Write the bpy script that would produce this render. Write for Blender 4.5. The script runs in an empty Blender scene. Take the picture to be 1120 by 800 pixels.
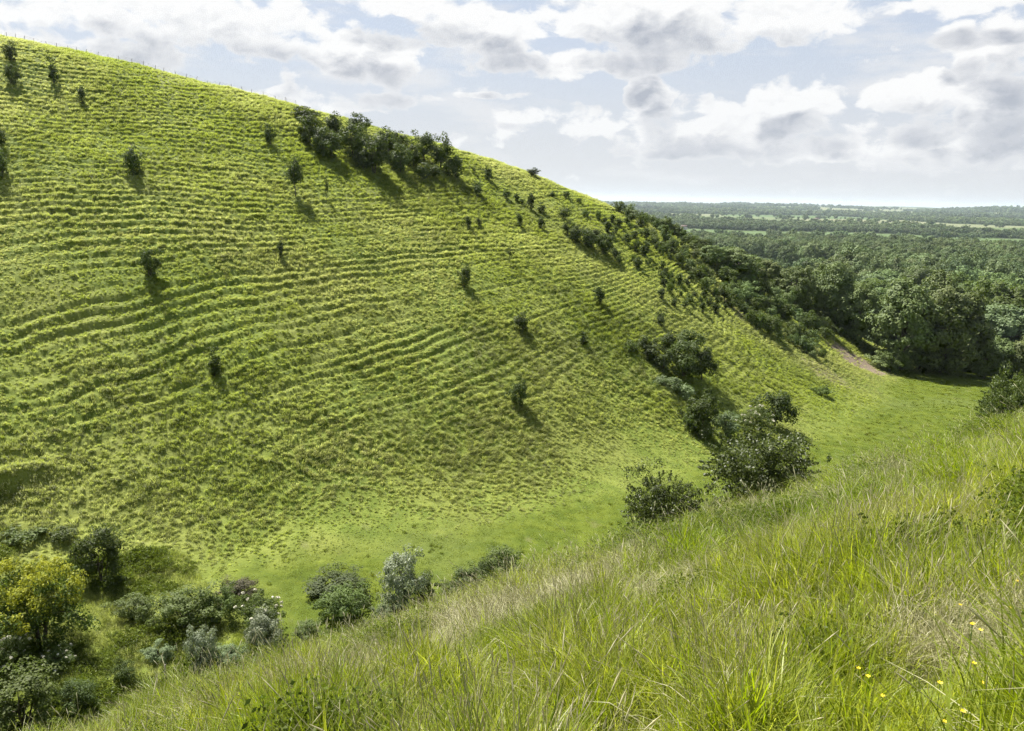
import bpy, math, random
import numpy as np
from mathutils import Vector, Matrix

R = math.radians
rng = np.random.default_rng(7)
random.seed(7)
sc = bpy.context.scene
COL = sc.collection

# ------------------------------------------------------------------ camera model
FPX, W0, H0 = 879.0, 1120.0, 800.0
PITCH, ROLL = R(11.75), R(1.25)
_r = np.array([1., 0., 0.]); _f = np.array([0., math.cos(PITCH), -math.sin(PITCH)])
_u = np.array([0., math.sin(PITCH), math.cos(PITCH)])
CR = math.cos(ROLL) * _r + math.sin(ROLL) * _u
CU = -math.sin(ROLL) * _r + math.cos(ROLL) * _u
CF = _f

def ray(u, v):
    d = CF + CR * ((u - W0 / 2) / FPX) + CU * ((H0 / 2 - v) / FPX)
    return d / np.linalg.norm(d)

def project(p):
    p = np.asarray(p, float)
    a, b, c = p @ CR, p @ CU, p @ CF
    return W0 / 2 + FPX * a / c, H0 / 2 - FPX * b / c, c

# ------------------------------------------------------------------ noise
def _hash(ix, iy, seed):
    ix = np.atleast_1d(ix); iy = np.atleast_1d(iy)
    h = (ix.astype(np.int64) * 374761393 + iy.astype(np.int64) * 668265263 + seed * 974634777) & 0xFFFFFFFF
    h = ((h ^ (h >> 13)) * 1274126177) & 0xFFFFFFFF
    h = ((h ^ (h >> 16)) * 1246822519) & 0xFFFFFFFF
    return ((h ^ (h >> 15)) & 0xFFFFFF) / float(0xFFFFFF)

def vnoise(x, y, seed=0):
    x = np.asarray(x, float); y = np.asarray(y, float)
    ix = np.floor(x); iy = np.floor(y)
    fx = x - ix; fy = y - iy
    fx = fx * fx * fx * (fx * (fx * 6 - 15) + 10); fy = fy * fy * fy * (fy * (fy * 6 - 15) + 10)
    a = _hash(ix, iy, seed); b = _hash(ix + 1, iy, seed)
    c = _hash(ix, iy + 1, seed); d = _hash(ix + 1, iy + 1, seed)
    return (a + (b - a) * fx + (c - a) * fy + (a - b - c + d) * fx * fy) * 2 - 1

def fbm(x, y, seed=0, octv=4, gain=0.5):
    t = 0.; amp = 1.; n = 0.
    for o in range(octv):
        t = t + amp * vnoise(x * 2 ** o + 17.3 * o, y * 2 ** o - 9.1 * o, seed + o)
        n += amp; amp *= gain
    return t / n

def sstep(a, b, x):
    t = np.clip((x - a) / (b - a), 0, 1)
    return t * t * (3 - 2 * t)

def smax(a, b, k):
    h = np.clip(0.5 + 0.5 * (a - b) / k, 0, 1)
    return b + (a - b) * h + k * h * (1 - h)

def smin(a, b, k):
    return -smax(-a, -b, k)

# ------------------------------------------------------------------ terrain
AX, AY = 0.80, 0.60            # direction down the valley;  across it (to the far hill) is (-AY, AX)

def st(x, y):
    return AX * x + AY * y, -AY * x + AX * y

SP = np.array([-400, -60, 20, 79, 110, 128, 142, 160, 178, 192, 215, 300, 600, 40000.])
RP = np.array([50, 40, 27, 15.5, 8.2, 2.4, -3.0, -10.0, -21.0, -31.5, -42, -50, -60, -60.])
SF = np.array([-300, -40, 0, 30, 60, 90, 120, 150, 180, 600.])
TF = np.array([112, 86, 76, 69, 67, 68, 73, 83, 96, 140.])

def plain(x, y):
    r = np.hypot(x, y)
    z = -46 - 16 * sstep(250, 1500, r)
    z = z + 5 * fbm(x / 900., y / 900., 31, 3) * sstep(400, 2000, r)
    a = np.arctan2(x, y)
    hill = 0.5 + 0.5 * fbm(a * 9., r / 5000., 37, 3)
    z = z + (14 + 62 * hill) * sstep(5500, 9500, r) * (1 - 0.25 * sstep(14000, 22000, r))
    return z

def base_height(x, y):
    x = np.asarray(x, float); y = np.asarray(y, float)
    s, t = st(x, y)
    wob = fbm(x / 38., y / 38., 3, 3)
    floor = -33.2 - 0.035 * (s - 60)
    # slope we stand on
    tt = np.maximum(t, -60)
    near = -1.62 - 0.535 * tt - 0.010 * np.maximum(tt - 11.5, 0) ** 2 - 0.03 * np.maximum(tt, 0) * (1 - sstep(-6, 22, s))
    near = near - 0.022 * np.maximum(s - 20, 0)
    near = near + 0.5 * wob * sstep(5, 20, np.hypot(x, y))
    near = smin(near, 20 + 0 * s, 8)
    near = near - 60 * sstep(95, 230, s)
    # far slope
    tf = np.interp(s, SF, TF) + 3.0 * wob
    d = t - tf
    grad = 0.57
    far = floor + grad * d + 0.9 * fbm(x / 17., y / 17., 5, 3) * sstep(0, 15, d)
    cap = np.interp(s, SP, RP) + 1.0 * wob + 0.9 * fbm(x / 9., y / 9., 8, 2) + 0.10 * np.clip(t - 190, 0, 80)
    far = smin(far, cap, 7)
    z = smax(smax(near, floor, 5.0), far, 5.0)
    # the spur ends in the plain
    w = sstep(190, 250, s)
    pl = plain(x, y)
    z = z * (1 - w) + np.minimum(z, pl) * w
    r = np.hypot(x, y)
    z = np.where(r > 420, np.where(s > 215, pl, z), z)
    return z

def hit(u, v, far=600.0, off=0.0):
    d = ray(u, v)
    ts = np.concatenate([np.arange(1.0, 60, 0.15), np.arange(60, far, 0.35)])
    p = d[None, :] * ts[:, None]
    below = p[:, 2] < base_height(p[:, 0], p[:, 1]) + off
    if not below.any():
        return None
    i = int(np.argmax(below))
    return np.array([p[i, 0], p[i, 1], float(base_height(p[i, 0], p[i, 1]))])

EXPOSURE = 1.4
WORLD_K = 0.087
HAZE_D = 3.6e-5

# ------------------------------------------------------------------ fine relief: sheep-worn terraces and tussocks
def relief(x, y, z0):
    s, t = st(x, y)
    r = np.hypot(x, y)
    tf = np.interp(s, SF, TF)
    d = t - tf
    cap = np.interp(s, SP, RP)
    on = sstep(4, 16, d) * sstep(0.5, 7, cap - z0 + 2.0) * (r < 420) * (1 - sstep(180, 200, s))
    q = (z0 - .15 * (s - 60) * (1 - sstep(16, 56, d)) + 2.0 * fbm(x / 34., y / 34., 41, 2) + 0.34 * fbm(x / 8., y / 8., 43, 2) + 0.13 * fbm(x / 2.6, y / 2.6, 45, 2))
    per = 0.74
    k = np.floor(q / per)
    fr = q / per - k
    # every step has its own strength, fading in and out along the hill
    def strength(kk):
        return np.clip(0.58 + 1.5 * fbm(s / 26. + 7.7 * kk, kk * 3.3, 47, 3) + .9 * fbm(x / 22., y / 22., 48, 3), 0.0, 1.2)
    tread = 0.80
    shp = np.where(fr < tread, fr / tread * 0.20, 0.20 + (fr - tread) / (1 - tread) * 0.80)
    lowfade = 0.6 + 0.4 * sstep(8, 26, d)
    dz = 1.1 * on * per * (shp - fr + 0.18) * strength(k) * lowfade
    # tussocks
    rough = sstep(2, 10, d) * (r < 420)
    tus = np.maximum(vnoise(x / .8, y / .8, 51), -0.2) * 0.07 + vnoise(x / 0.45, y / 0.45, 53) * 0.035
    dz = dz + rough * tus * (0.6 + 0.8 * (fbm(x / 11., y / 11., 55, 2) > 0.0))
    # finer diagonal creep ridges on the lower part of the far slope
    cr = np.abs(vnoise((s * 0.9 + t * 0.5) / 1.0, (t - s * 0.2) / 3.5, 59))
    dz = dz + rough * (1 - sstep(18, 40, d)) * (0.22 - 0.40 * cr) * 0.25
    # gentle unevenness on the slope underfoot
    dz = dz + 0.10 * fbm(x / 1.7, y / 1.7, 61, 3) * sstep(1.0, 4, r) * (t < 50) * (r < 90)
    # the bushy ground at the head of the valley is broken by a low bank
    bank = np.exp(-((t - tf - 9 - 2 * vnoise(s / 9., s * 0, 63)) / 0.9) ** 2) * (1 - sstep(4, 14, s))
    dz = dz + 1.2 * bank * (r < 200)
    dz = dz + 0.45 * fbm(x / 3.2, y / 3.2, 67, 3) * (1 - sstep(20, 40, s)) * sstep(26, 34, t) * (1 - sstep(8, 14, d))
    # woodland floor and fields far out
    dz = np.where(r > 420, 0.0, dz)
    return dz

def height(x, y):
    z = base_height(x, y)
    return z + relief(np.asarray(x, float), np.asarray(y, float), z)

def hz(x, y):
    return float(height(np.array([x]), np.array([y]))[0])

# ------------------------------------------------------------------ small helpers
def new_mesh_obj(name, verts, faces, mat, parent=None, smooth=False, fattr=None, link=True, extra_mats=(), midx=None):
    """faces: (n,k) int array (one k) or a list of such arrays"""
    if not isinstance(faces, (list, tuple)):
        faces = [faces]
    faces = [np.asarray(f, np.int32) for f in faces if len(f)]
    me = bpy.data.meshes.new(name)
    verts = np.asarray(verts, np.float32)
    me.vertices.add(len(verts)); me.vertices.foreach_set('co', verts.ravel())
    loops = np.concatenate([f.ravel() for f in faces])
    tot = np.concatenate([np.full(len(f), f.shape[1], np.int32) for f in faces])
    start = np.concatenate([[0], np.cumsum(tot)[:-1]]).astype(np.int32)
    me.loops.add(len(loops)); me.loops.foreach_set('vertex_index', loops)
    me.polygons.add(len(tot)); me.polygons.foreach_set('loop_start', start)
    me.polygons.foreach_set('loop_total', tot)
    if smooth:
        me.polygons.foreach_set('use_smooth', np.ones(len(tot), bool))
    me.materials.append(mat)
    for m in extra_mats:
        me.materials.append(m)
    if midx is not None:
        me.polygons.foreach_set('material_index', np.asarray(midx, np.int32))
    me.update(calc_edges=True)
    if fattr:
        for k, v in fattr.items():
            a = me.attributes.new(k, 'FLOAT', 'FACE'); a.data.foreach_set('value', np.asarray(v, np.float32))
    o = bpy.data.objects.new(name, me)
    if link:
        COL.objects.link(o)
    if parent is not None:
        o.parent = parent
    return o

def tag(o, label=None, cat=None, group=None, kind=None):
    if label: o['label'] = label
    if cat: o['category'] = cat
    if group: o['group'] = group
    if kind: o['kind'] = kind
    return o

def unit(v):
    return v / np.maximum(np.linalg.norm(v, axis=-1, keepdims=True), 1e-9)

# ------------------------------------------------------------------ materials
class NT:
    def __init__(self, tree):
        self.t = tree; self.n = tree.nodes; self.l = tree.links
    def node(self, typ, **kw):
        nd = self.n.new(typ)
        for k, v in kw.items():
            if k == 'ins':
                for kk, vv in v.items():
                    self.put(nd.inputs[kk], vv)
            else:
                setattr(nd, k, v)
        return nd
    def put(self, sock, v):
        if isinstance(v, bpy.types.NodeSocket): self.l.new(v, sock)
        else: sock.default_value = v
    def math(self, op, a, b=None, c=None, clamp=False):
        nd = self.n.new('ShaderNodeMath'); nd.operation = op; nd.use_clamp = clamp
        for i, v in enumerate((a, b, c)):
            if v is not None: self.put(nd.inputs[i], v)
        return nd.outputs[0]
    def mix(self, fac, a, b):
        nd = self.n.new('ShaderNodeMix'); nd.data_type = 'RGBA'
        self.put(nd.inputs[0], fac); self.put(nd.inputs[6], a); self.put(nd.inputs[7], b)
        return nd.outputs[2]
    def rng(self, v, a, b, c=0., d=1., smooth=True):
        nd = self.n.new('ShaderNodeMapRange'); nd.interpolation_type = 'SMOOTHSTEP' if smooth else 'LINEAR'
        self.put(nd.inputs[0], v)
        for i, q in enumerate((a, b, c, d)): nd.inputs[i + 1].default_value = q
        return nd.outputs[0]
    def noise(self, vec, scale, detail=3., rough=.55, dist=0., out=0, dims='3D'):
        nd = self.n.new('ShaderNodeTexNoise'); nd.noise_dimensions = dims
        if vec is not None: self.put(nd.inputs['Vector'], vec)
        nd.inputs['Scale'].default_value = scale; nd.inputs['Detail'].default_value = detail
        nd.inputs['Roughness'].default_value = rough; nd.inputs['Distortion'].default_value = dist
        return nd.outputs[out]
    def attr(self, name, typ='GEOMETRY', out='Fac'):
        nd = self.n.new('ShaderNodeAttribute'); nd.attribute_name = name; nd.attribute_type = typ
        return nd.outputs[out]

def new_mat(name):
    m = bpy.data.materials.new(name); m.use_nodes = True
    t = NT(m.node_tree); t.n.clear()
    out = t.node('ShaderNodeOutputMaterial')
    return m, t, out

def c4(c): return (c[0], c[1], c[2], 1.0)

def leaf_mat(name, dark, light, trans, tfac=0.35, rough=0.62, hue=0.03, inst=False, spec=0.18):
    m, t, out = new_mat(name)
    oi = t.node('ShaderNodeObjectInfo')
    tone = t.attr('tone')
    f = t.math('ADD', t.math('MULTIPLY', tone, 0.65), t.math('MULTIPLY', oi.outputs['Random'], 0.35))
    col = t.mix(f, c4(dark), c4(light))
    hs = t.node('ShaderNodeHueSaturation', ins={'Color': col})
    t.put(hs.inputs['Hue'], t.math('ADD', 0.5 - hue / 2, t.math('MULTIPLY', oi.outputs['Random'], hue)))
    t.put(hs.inputs['Value'], t.math('ADD', 0.78, t.math('MULTIPLY', t.math('FRACT', t.math('MULTIPLY', oi.outputs['Random'], 7.31)), 0.44)))
    if inst:      # stands differ in species: each tree takes the tint of its stand
        h2 = t.node('ShaderNodeHueSaturation', ins={'Color': hs.outputs[0]})
        tn = t.attr('tint', 'INSTANCER')
        t.put(h2.inputs['Value'], t.math('MULTIPLY_ADD', tn, .95, .5)); t.put(h2.inputs['Hue'], t.math('MULTIPLY_ADD', tn, -.03, .52))
        hs = h2
    pb = t.node('ShaderNodeBsdfPrincipled', ins={'Base Color': hs.outputs[0], 'Roughness': rough, 'Specular IOR Level': spec})
    tr = t.node('ShaderNodeBsdfTranslucent')
    t.put(tr.inputs['Color'], t.mix(f, c4([q * .75 for q in trans]), c4(trans)))
    mx = t.node('ShaderNodeMixShader'); mx.inputs[0].default_value = tfac
    t.l.new(pb.outputs[0], mx.inputs[1]); t.l.new(tr.outputs[0], mx.inputs[2])
    t.l.new(mx.outputs[0], out.inputs[0])
    return m

def plain_mat(name, c1, c2, scale=4., rough=0.85):
    m, t, out = new_mat(name)
    tc = t.node('ShaderNodeTexCoord')
    n = t.noise(tc.outputs['Object'], scale, 4, .6)
    pb = t.node('ShaderNodeBsdfPrincipled', ins={'Base Color': t.mix(t.rng(n, .35, .65), c4(c1), c4(c2)), 'Roughness': rough, 'Specular IOR Level': 0.2})
    b = t.node('ShaderNodeBump', ins={'Height': t.noise(tc.outputs['Object'], scale * 6, 3), 'Strength': .5})
    t.l.new(b.outputs[0], pb.inputs['Normal'])
    t.l.new(pb.outputs[0], out.inputs[0])
    return m

def grass_mat(name, cols, trans_gain=1.0, tfac=0.45, spec=0.25, rough=0.42):
    """cols: four colours picked by the blade's own tone and by the clump's tint"""
    m, t, out = new_mat(name)
    tone = t.attr('tone')
    tint = t.attr('tint', 'INSTANCER')
    a = t.mix(tone, c4(cols[0]), c4(cols[1]))
    b = t.mix(tone, c4(cols[2]), c4(cols[3]))
    col = t.mix(tint, a, b)
    oi = t.node('ShaderNodeObjectInfo')
    hs = t.node('ShaderNodeHueSaturation', ins={'Color': col})
    t.put(hs.inputs['Value'], t.math('ADD', 0.75, t.math('MULTIPLY', oi.outputs['Random'], 0.5)))
    pb = t.node('ShaderNodeBsdfPrincipled', ins={'Base Color': hs.outputs[0], 'Roughness': rough, 'Specular IOR Level': spec})
    tr = t.node('ShaderNodeBsdfTranslucent')
    g = t.node('ShaderNodeHueSaturation', ins={'Color': hs.outputs[0], 'Saturation': 1.1, 'Value': trans_gain})
    t.l.new(g.outputs[0], tr.inputs['Color'])
    mx = t.node('ShaderNodeMixShader'); mx.inputs[0].default_value = tfac
    t.l.new(pb.outputs[0], mx.inputs[1]); t.l.new(tr.outputs[0], mx.inputs[2])
    t.l.new(mx.outputs[0], out.inputs[0])
    return m

M = {}
M['hawthorn'] = leaf_mat('hawthorn_leaves', (.028, .044, .012), (.080, .110, .026), (.15, .21, .032), .26)
M['hawthorn_near'] = leaf_mat('hawthorn_near_leaves', (.038, .055, .016), (.10, .13, .034), (.18, .24, .04), .30, rough=.5, spec=.35)
M['oak'] = leaf_mat('broadleaf_leaves', (.056, .086, .027), (.20, .25, .080), (.19, .26, .05), .16, hue=.05)
M['wood'] = leaf_mat('woodland_leaves', (.068, .104, .034), (.225, .275, .09), (.21, .28, .062), .16, hue=.06)
M['far_wood'] = leaf_mat('far_woodland_leaves', (.055, .086, .034), (.16, .205, .075), (.19, .25, .06), .15, hue=.05, inst=True)
M['silver'] = leaf_mat('whitebeam_leaves', (.15, .18, .10), (.40, .44, .31), (.3, .36, .16), .3, rough=.5, spec=.3)
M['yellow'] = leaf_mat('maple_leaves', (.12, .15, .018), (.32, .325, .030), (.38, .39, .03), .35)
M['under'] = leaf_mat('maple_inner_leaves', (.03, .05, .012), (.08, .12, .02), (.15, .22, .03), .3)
M['bramble'] = leaf_mat('bramble_leaves', (.048, .070, .017), (.125, .165, .040), (.17, .24, .04), .3)
M['purple'] = leaf_mat('dusky_leaves', (.05, .048, .024), (.125, .115, .055), (.14, .14, .05), .25)
M['pale'] = leaf_mat('pale_shrub_leaves', (.09, .12, .05), (.20, .25, .12), (.2, .28, .08), .3)
M['flower'] = leaf_mat('cream_flowers', (.55, .52, .40), (.80, .78, .64), (.6, .58, .4), .2, hue=0.0)
M['bark'] = plain_mat('bark', (.05, .042, .032), (.13, .11, .085), 3.)
M['twig'] = plain_mat('dead_twig', (.07, .055, .045), (.12, .09, .07), 8.)
M['post'] = plain_mat('weathered_post', (.16, .14, .12), (.27, .25, .22), 6.)
M['wire'] = plain_mat('fence_wire', (.2, .2, .2), (.3, .3, .3), 8., .5)
M['petal'] = plain_mat('yellow_petal', (.75, .52, .02), (.85, .65, .04), 20., .5)
M['stalk'] = plain_mat('flower_stalk', (.07, .13, .02), (.1, .18, .03), 20., .6)
M['wall'] = plain_mat('pale_render', (.62, .58, .5), (.72, .68, .6), 2.)
M['slate'] = plain_mat('dark_roof', (.09, .07, .06), (.14, .1, .085), 2.)
M['hole'] = plain_mat('dark_window', (.02, .022, .025), (.03, .032, .035), 2., .2)

# ------------------------------------------------------------------ the ground, one sheet out to the horizon
def ground_masks(x, y, z):
    s, t = st(x, y)
    r = np.hypot(x, y)
    tf = np.interp(s, SF, TF)
    d = t - tf
    n1 = fbm(x / 13., y / 13., 71, 3)
    meadow = (1 - sstep(-8.5, -.5, d + 2.2 * n1 + 1.6 * fbm(x / 3., y / 3., 78, 2))) * sstep(33, 41, t + 2 * n1) * sstep(8, 26, s + 7 * n1) * (1 - sstep(214, 226, s + 5 * n1))
    e = hit(938, 396)
    ex, ey = x - e[0], y - e[1]
    earth = np.exp(-((ex * .85 + ey * .52) / 6.2) ** 2 - ((-ex * .52 + ey * .85) / 5.6) ** 2)
    earth = sstep(.2, .6, earth + .38 * fbm(x / 2.3, y / 2.3, 73, 3))
    p2 = hit(905, 410); q = np.exp(-((x - p2[0]) / 5.) ** 2 - ((y - p2[1]) / 6.) ** 2)
    earth = np.maximum(earth, .55 * sstep(.3, .7, q + .35 * fbm(x / 1.8, y / 1.8, 75, 3)))
    for (uu, vv, ww) in ((800, 335, 4.), (815, 350, 3.)):
        h = hit(uu, vv); q = np.exp(-((x - h[0]) / ww) ** 2 - ((y - h[1]) / ww) ** 2)
        earth = np.maximum(earth, .5 * sstep(.3, .7, q + .4 * fbm(x / 1.5, y / 1.5, 77, 3)))
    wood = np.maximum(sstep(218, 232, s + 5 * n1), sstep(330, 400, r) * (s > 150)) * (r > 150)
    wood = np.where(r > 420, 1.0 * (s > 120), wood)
    return meadow, earth, wood

CELL = 640.
def field_of(x, y):
    """far country: irregular fields and woods; returns (is_field, tone, edge distance)"""
    wx = x + 70 * fbm(x / 300., y / 300., 81, 2); wy = y + 70 * fbm(x / 300., y / 300., 83, 2)
    gx = np.floor(wx / CELL); gy = np.floor(wy / (CELL * 1.0))
    best = np.full(x.shape, 1e9); sec = best.copy(); idv = np.zeros(x.shape)
    for i in (-1, 0, 1):
        for j in (-1, 0, 1):
            cx = gx + i; cy = gy + j
            px = (cx + .5 + .7 * (_hash(cx, cy, 85) - .5)) * CELL
            py = (cy + .5 + .7 * (_hash(cx, cy, 87) - .5)) * CELL
            dd = np.hypot(wx - px, wy - py)
            hid = _hash(cx, cy, 89)
            nb = dd < best
            sec = np.where(nb, best, np.minimum(sec, dd)); idv = np.where(nb, hid, idv); best = np.minimum(best, dd)
    r = np.hypot(x, y)
    thr = 0.25 + 0.24 * sstep(1200, 3500, r)
    isf = (idv < thr) & (r > 640)
    return isf, idv / thr, sec - best

def build_ground():
    fa = np.concatenate([np.arange(-180, -45, 4.), np.arange(-45, 45.001, 0.09), np.arange(46, 180, 4.)])
    ang = np.radians(fa)
    rr = [0.25]
    while rr[-1] < 62: rr.append(rr[-1] * 1.018 + 0.004)
    while rr[-1] < 216: rr.append(rr[-1] + 0.25)
    while rr[-1] < 420: rr.append(rr[-1] * 1.012)
    while rr[-1] < 21000: rr.append(rr[-1] * 1.022)
    rr = np.array(rr)
    A, Rr = np.meshgrid(ang, rr)
    X = (np.sin(A) * Rr).ravel(); Y = (np.cos(A) * Rr).ravel()
    Z = height(X, Y)
    na, nr = len(ang), len(rr)
    i = np.arange(nr - 1)[:, None] * na; j = np.arange(na)[None, :]; j2 = (j + 1) % na
    F = np.stack([i + j, i + j2, i + na + j2, i + na + j], -1).reshape(-1, 4)
    c = np.arange(na); z0 = len(X)
    V = np.concatenate([np.stack([X, Y, Z], 1), [[0, 0, hz(0, 0)]]])
    T = np.stack([c, np.full(na, z0), (c + 1) % na], 1)
    X = V[:, 0]; Y = V[:, 1]
    me_d, ea, wo = ground_masks(X, Y, V[:, 2])
    isf, ft, ed = field_of(X, Y)
    m, t, out = new_mat('downland_ground')
    geo = t.node('ShaderNodeNewGeometry'); P = geo.outputs['Position']
    n_big = t.noise(P, .06, 3); n_mid = t.noise(P, .45, 4, .6); n_fine = t.noise(P, 3.5, 4, .65)
    rough = t.mix(t.rng(n_mid, .35, .65), c4((.100, .136, .021)), c4((.160, .195, .036)))
    rough = t.mix(t.rng(n_big, .42, .62, 0, .5), rough, c4((.20, .21, .055)))
    rough = t.mix(t.rng(n_fine, .52, .75, 0, .6), rough, c4((.075, .10, .018)))
    mead = t.mix(t.rng(n_mid, .35, .65), c4((.064, .090, .009)), c4((.094, .120, .013)))
    mead = t.mix(t.rng(t.noise(P, .035, 4), .5, .68, 0, .6), mead, c4((.10, .125, .035)))
    mead = t.mix(t.rng(n_fine, .5, .75, 0, .45), mead, c4((.036, .06, .009)))
    col = t.mix(t.attr('meadow'), rough, mead)
    earth = t.mix(t.rng(n_fine, .3, .7), c4((.13, .10, .07)), c4((.24, .195, .14)))
    col = t.mix(t.attr('earth'), col, earth)
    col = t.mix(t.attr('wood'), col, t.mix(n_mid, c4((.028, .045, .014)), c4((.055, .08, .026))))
    fcol = t.mix(t.attr('tone'), c4((.07, .11, .036)), c4((.16, .165, .09)))
    col = t.mix(t.attr('field'), col, fcol)
    pb = t.node('ShaderNodeBsdfPrincipled', ins={'Base Color': col, 'Roughness': .9, 'Specular IOR Level': .1})
    b = t.node('ShaderNodeBump', ins={'Height': t.math('ADD', n_fine, t.math('MULTIPLY', t.noise(P, 14., 3), .4)), 'Strength': .7, 'Distance': .12})
    t.l.new(b.outputs[0], pb.inputs['Normal'])
    t.l.new(pb.outputs[0], out.inputs[0])
    o = new_mesh_obj('ground', V, [F[:, ::-1], T[:, ::-1]], m, smooth=True)
    me = o.data
    if me.polygons[len(me.polygons) // 3].normal.z < 0:
        me.flip_normals()
    for k, v in (('meadow', me_d), ('earth', ea), ('wood', wo), ('field', isf.astype(float)), ('tone', np.clip(ft, 0, 1))):
        a = me.attributes.new(k, 'FLOAT', 'POINT'); a.data.foreach_set('value', v.astype(np.float32))
    tag(o, 'grassy chalk valley with a ridged slope, flat green floor and wooded plain beyond', 'ground', kind='structure')
    return o

# ------------------------------------------------------------------ foliage meshes
def leaf_cloud(cent, rad, n_per, size, g, up=0.25, droop=0.2, aspect=.62, shell=.45, heart=None):
    cent = np.asarray(cent, float); rad = np.asarray(rad, float)
    n = len(cent) * n_per
    ci = np.repeat(np.arange(len(cent)), n_per)
    d = unit(g.normal(size=(n, 3)) + [0, 0, up])
    rr = rad[ci] * (shell + (1.08 - shell) * g.random(n) ** .6)
    p = cent[ci] + d * rr[:, None] * np.array([1, 1, .85])
    nor = d + .65 * g.normal(size=(n, 3)) + [0, 0, .25]
    if heart is not None:      # leaves turn outwards from the heart of the crown
        nor = nor + 1.0 * unit(p - np.asarray(heart))
    nor = unit(nor)
    tg = unit(np.cross(nor, g.normal(size=(n, 3))) + [0, 0, -droop])
    b = unit(np.cross(nor, tg))
    L = size * (.65 + .7 * g.random(n))[:, None]
    w = L * aspect * .5
    q = np.stack([p - tg * L * .5, p + b * w - tg * L * .05 + nor * L * .08, p + tg * L * .5, p - b * w - tg * L * .05 + nor * L * .08], 1)
    F = np.arange(n * 4).reshape(n, 4)
    clump_tone = g.random(len(cent))
    tone = np.clip(.35 * clump_tone[ci] + .65 * g.random(n), 0, 1)
    return q.reshape(-1, 3), F, tone

def crown_clumps(g, rx, ry, rz, cz, n, crad, lob=.28, zmin=None, fill=.45):
    """clump centres in an uneven ellipsoid"""
    dirs = unit(g.normal(size=(n, 3)))
    ph = g.random(6) * 6.28
    f = 1 + lob * (.5 * np.sin(2.3 * np.arctan2(dirs[:, 1], dirs[:, 0]) + ph[0]) + .5 * np.sin(3.1 * dirs[:, 2] * 2 + ph[1] + 2 * np.arctan2(dirs[:, 1], dirs[:, 0])) + .5 * np.sin(5 * dirs[:, 0] + ph[2])) + lob * .5 * g.normal(size=n)
    rr = f * (fill + (1 - fill) * g.random(n) ** .5)
    c = dirs * rr[:, None] * np.array([rx - crad * .6, ry - crad * .6, rz - crad * .5]) + [0, 0, cz]
    if zmin is not None:
        c[:, 2] = np.maximum(c[:, 2], zmin + crad * .4 * g.random(n))
    rad = crad * (.65 + .7 * g.random(n))
    return c, rad

def tube(pts, rads, sides=6):
    pts = np.asarray(pts, float); k = len(pts)
    V = []; F = []
    for i in range(k):
        tg = pts[min(i + 1, k - 1)] - pts[max(i - 1, 0)]
        tg = tg / max(np.linalg.norm(tg), 1e-9)
        a = np.cross(tg, [0.31, .95, .02]) if abs(tg[2]) > .5 else np.cross(tg, [0, 0, 1.])
        a = a / np.linalg.norm(a); b = np.cross(tg, a)
        th = np.arange(sides) / sides * 2 * math.pi
        V.append(pts[i] + rads[i] * (np.cos(th)[:, None] * a + np.sin(th)[:, None] * b))
    for i in range(k - 1):
        for j in range(sides):
            j2 = (j + 1) % sides
            F.append((i * sides + j, i * sides + j2, (i + 1) * sides + j2, (i + 1) * sides + j))
    return np.concatenate(V), np.array(F)

def merge(parts):
    V = []; F = []; o = 0
    for v, f in parts:
        V.append(v); F.append(f + o); o += len(v)
    return np.concatenate(V), np.concatenate(F)

def wood_mesh(g, top, r0, targets, stems=1, spread=.0, base=-.35, limbs=8, th=.5):
    """tapered trunk(s) with limbs that reach into the leaf clumps"""
    parts = []
    for sidx in range(stems):
        a = g.random() * 6.28
        off = np.array([math.cos(a), math.sin(a), 0]) * spread * (stems > 1)
        n = 7
        pts = []
        for i in range(n):
            f = i / (n - 1)
            pts.append([off[0] * (.25 + f) + .05 * top * g.normal() * f * .6, off[1] * (.25 + f) + .05 * top * g.normal() * f * .6, base + (top - base) * f])
        rad = [r0 * (1.35 if i == 0 else 1) * (1 - .8 * i / (n - 1)) for i in range(n)]
        parts.append(tube(pts, rad, 7))
        pts = np.array(pts)
        pick = g.permutation(len(targets))[:max(2, limbs // stems)]
        for q in pick:
            e = np.asarray(targets[q]); k = int(np.clip(2 + g.integers(0, 4), 1, n - 1))
            st_ = pts[k]
            if e[2] < st_[2] * th: k = 2; st_ = pts[2]
            mid = (st_ + e) * .5 + [0, 0, .06 * top] + .04 * top * g.normal(size=3)
            parts.append(tube([st_, (st_ + mid) * .5 + .015 * top * g.normal(size=3), mid, e], [r0 * .42, r0 * .3, r0 * .2, r0 * .06], 5))
    return merge(parts)

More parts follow.
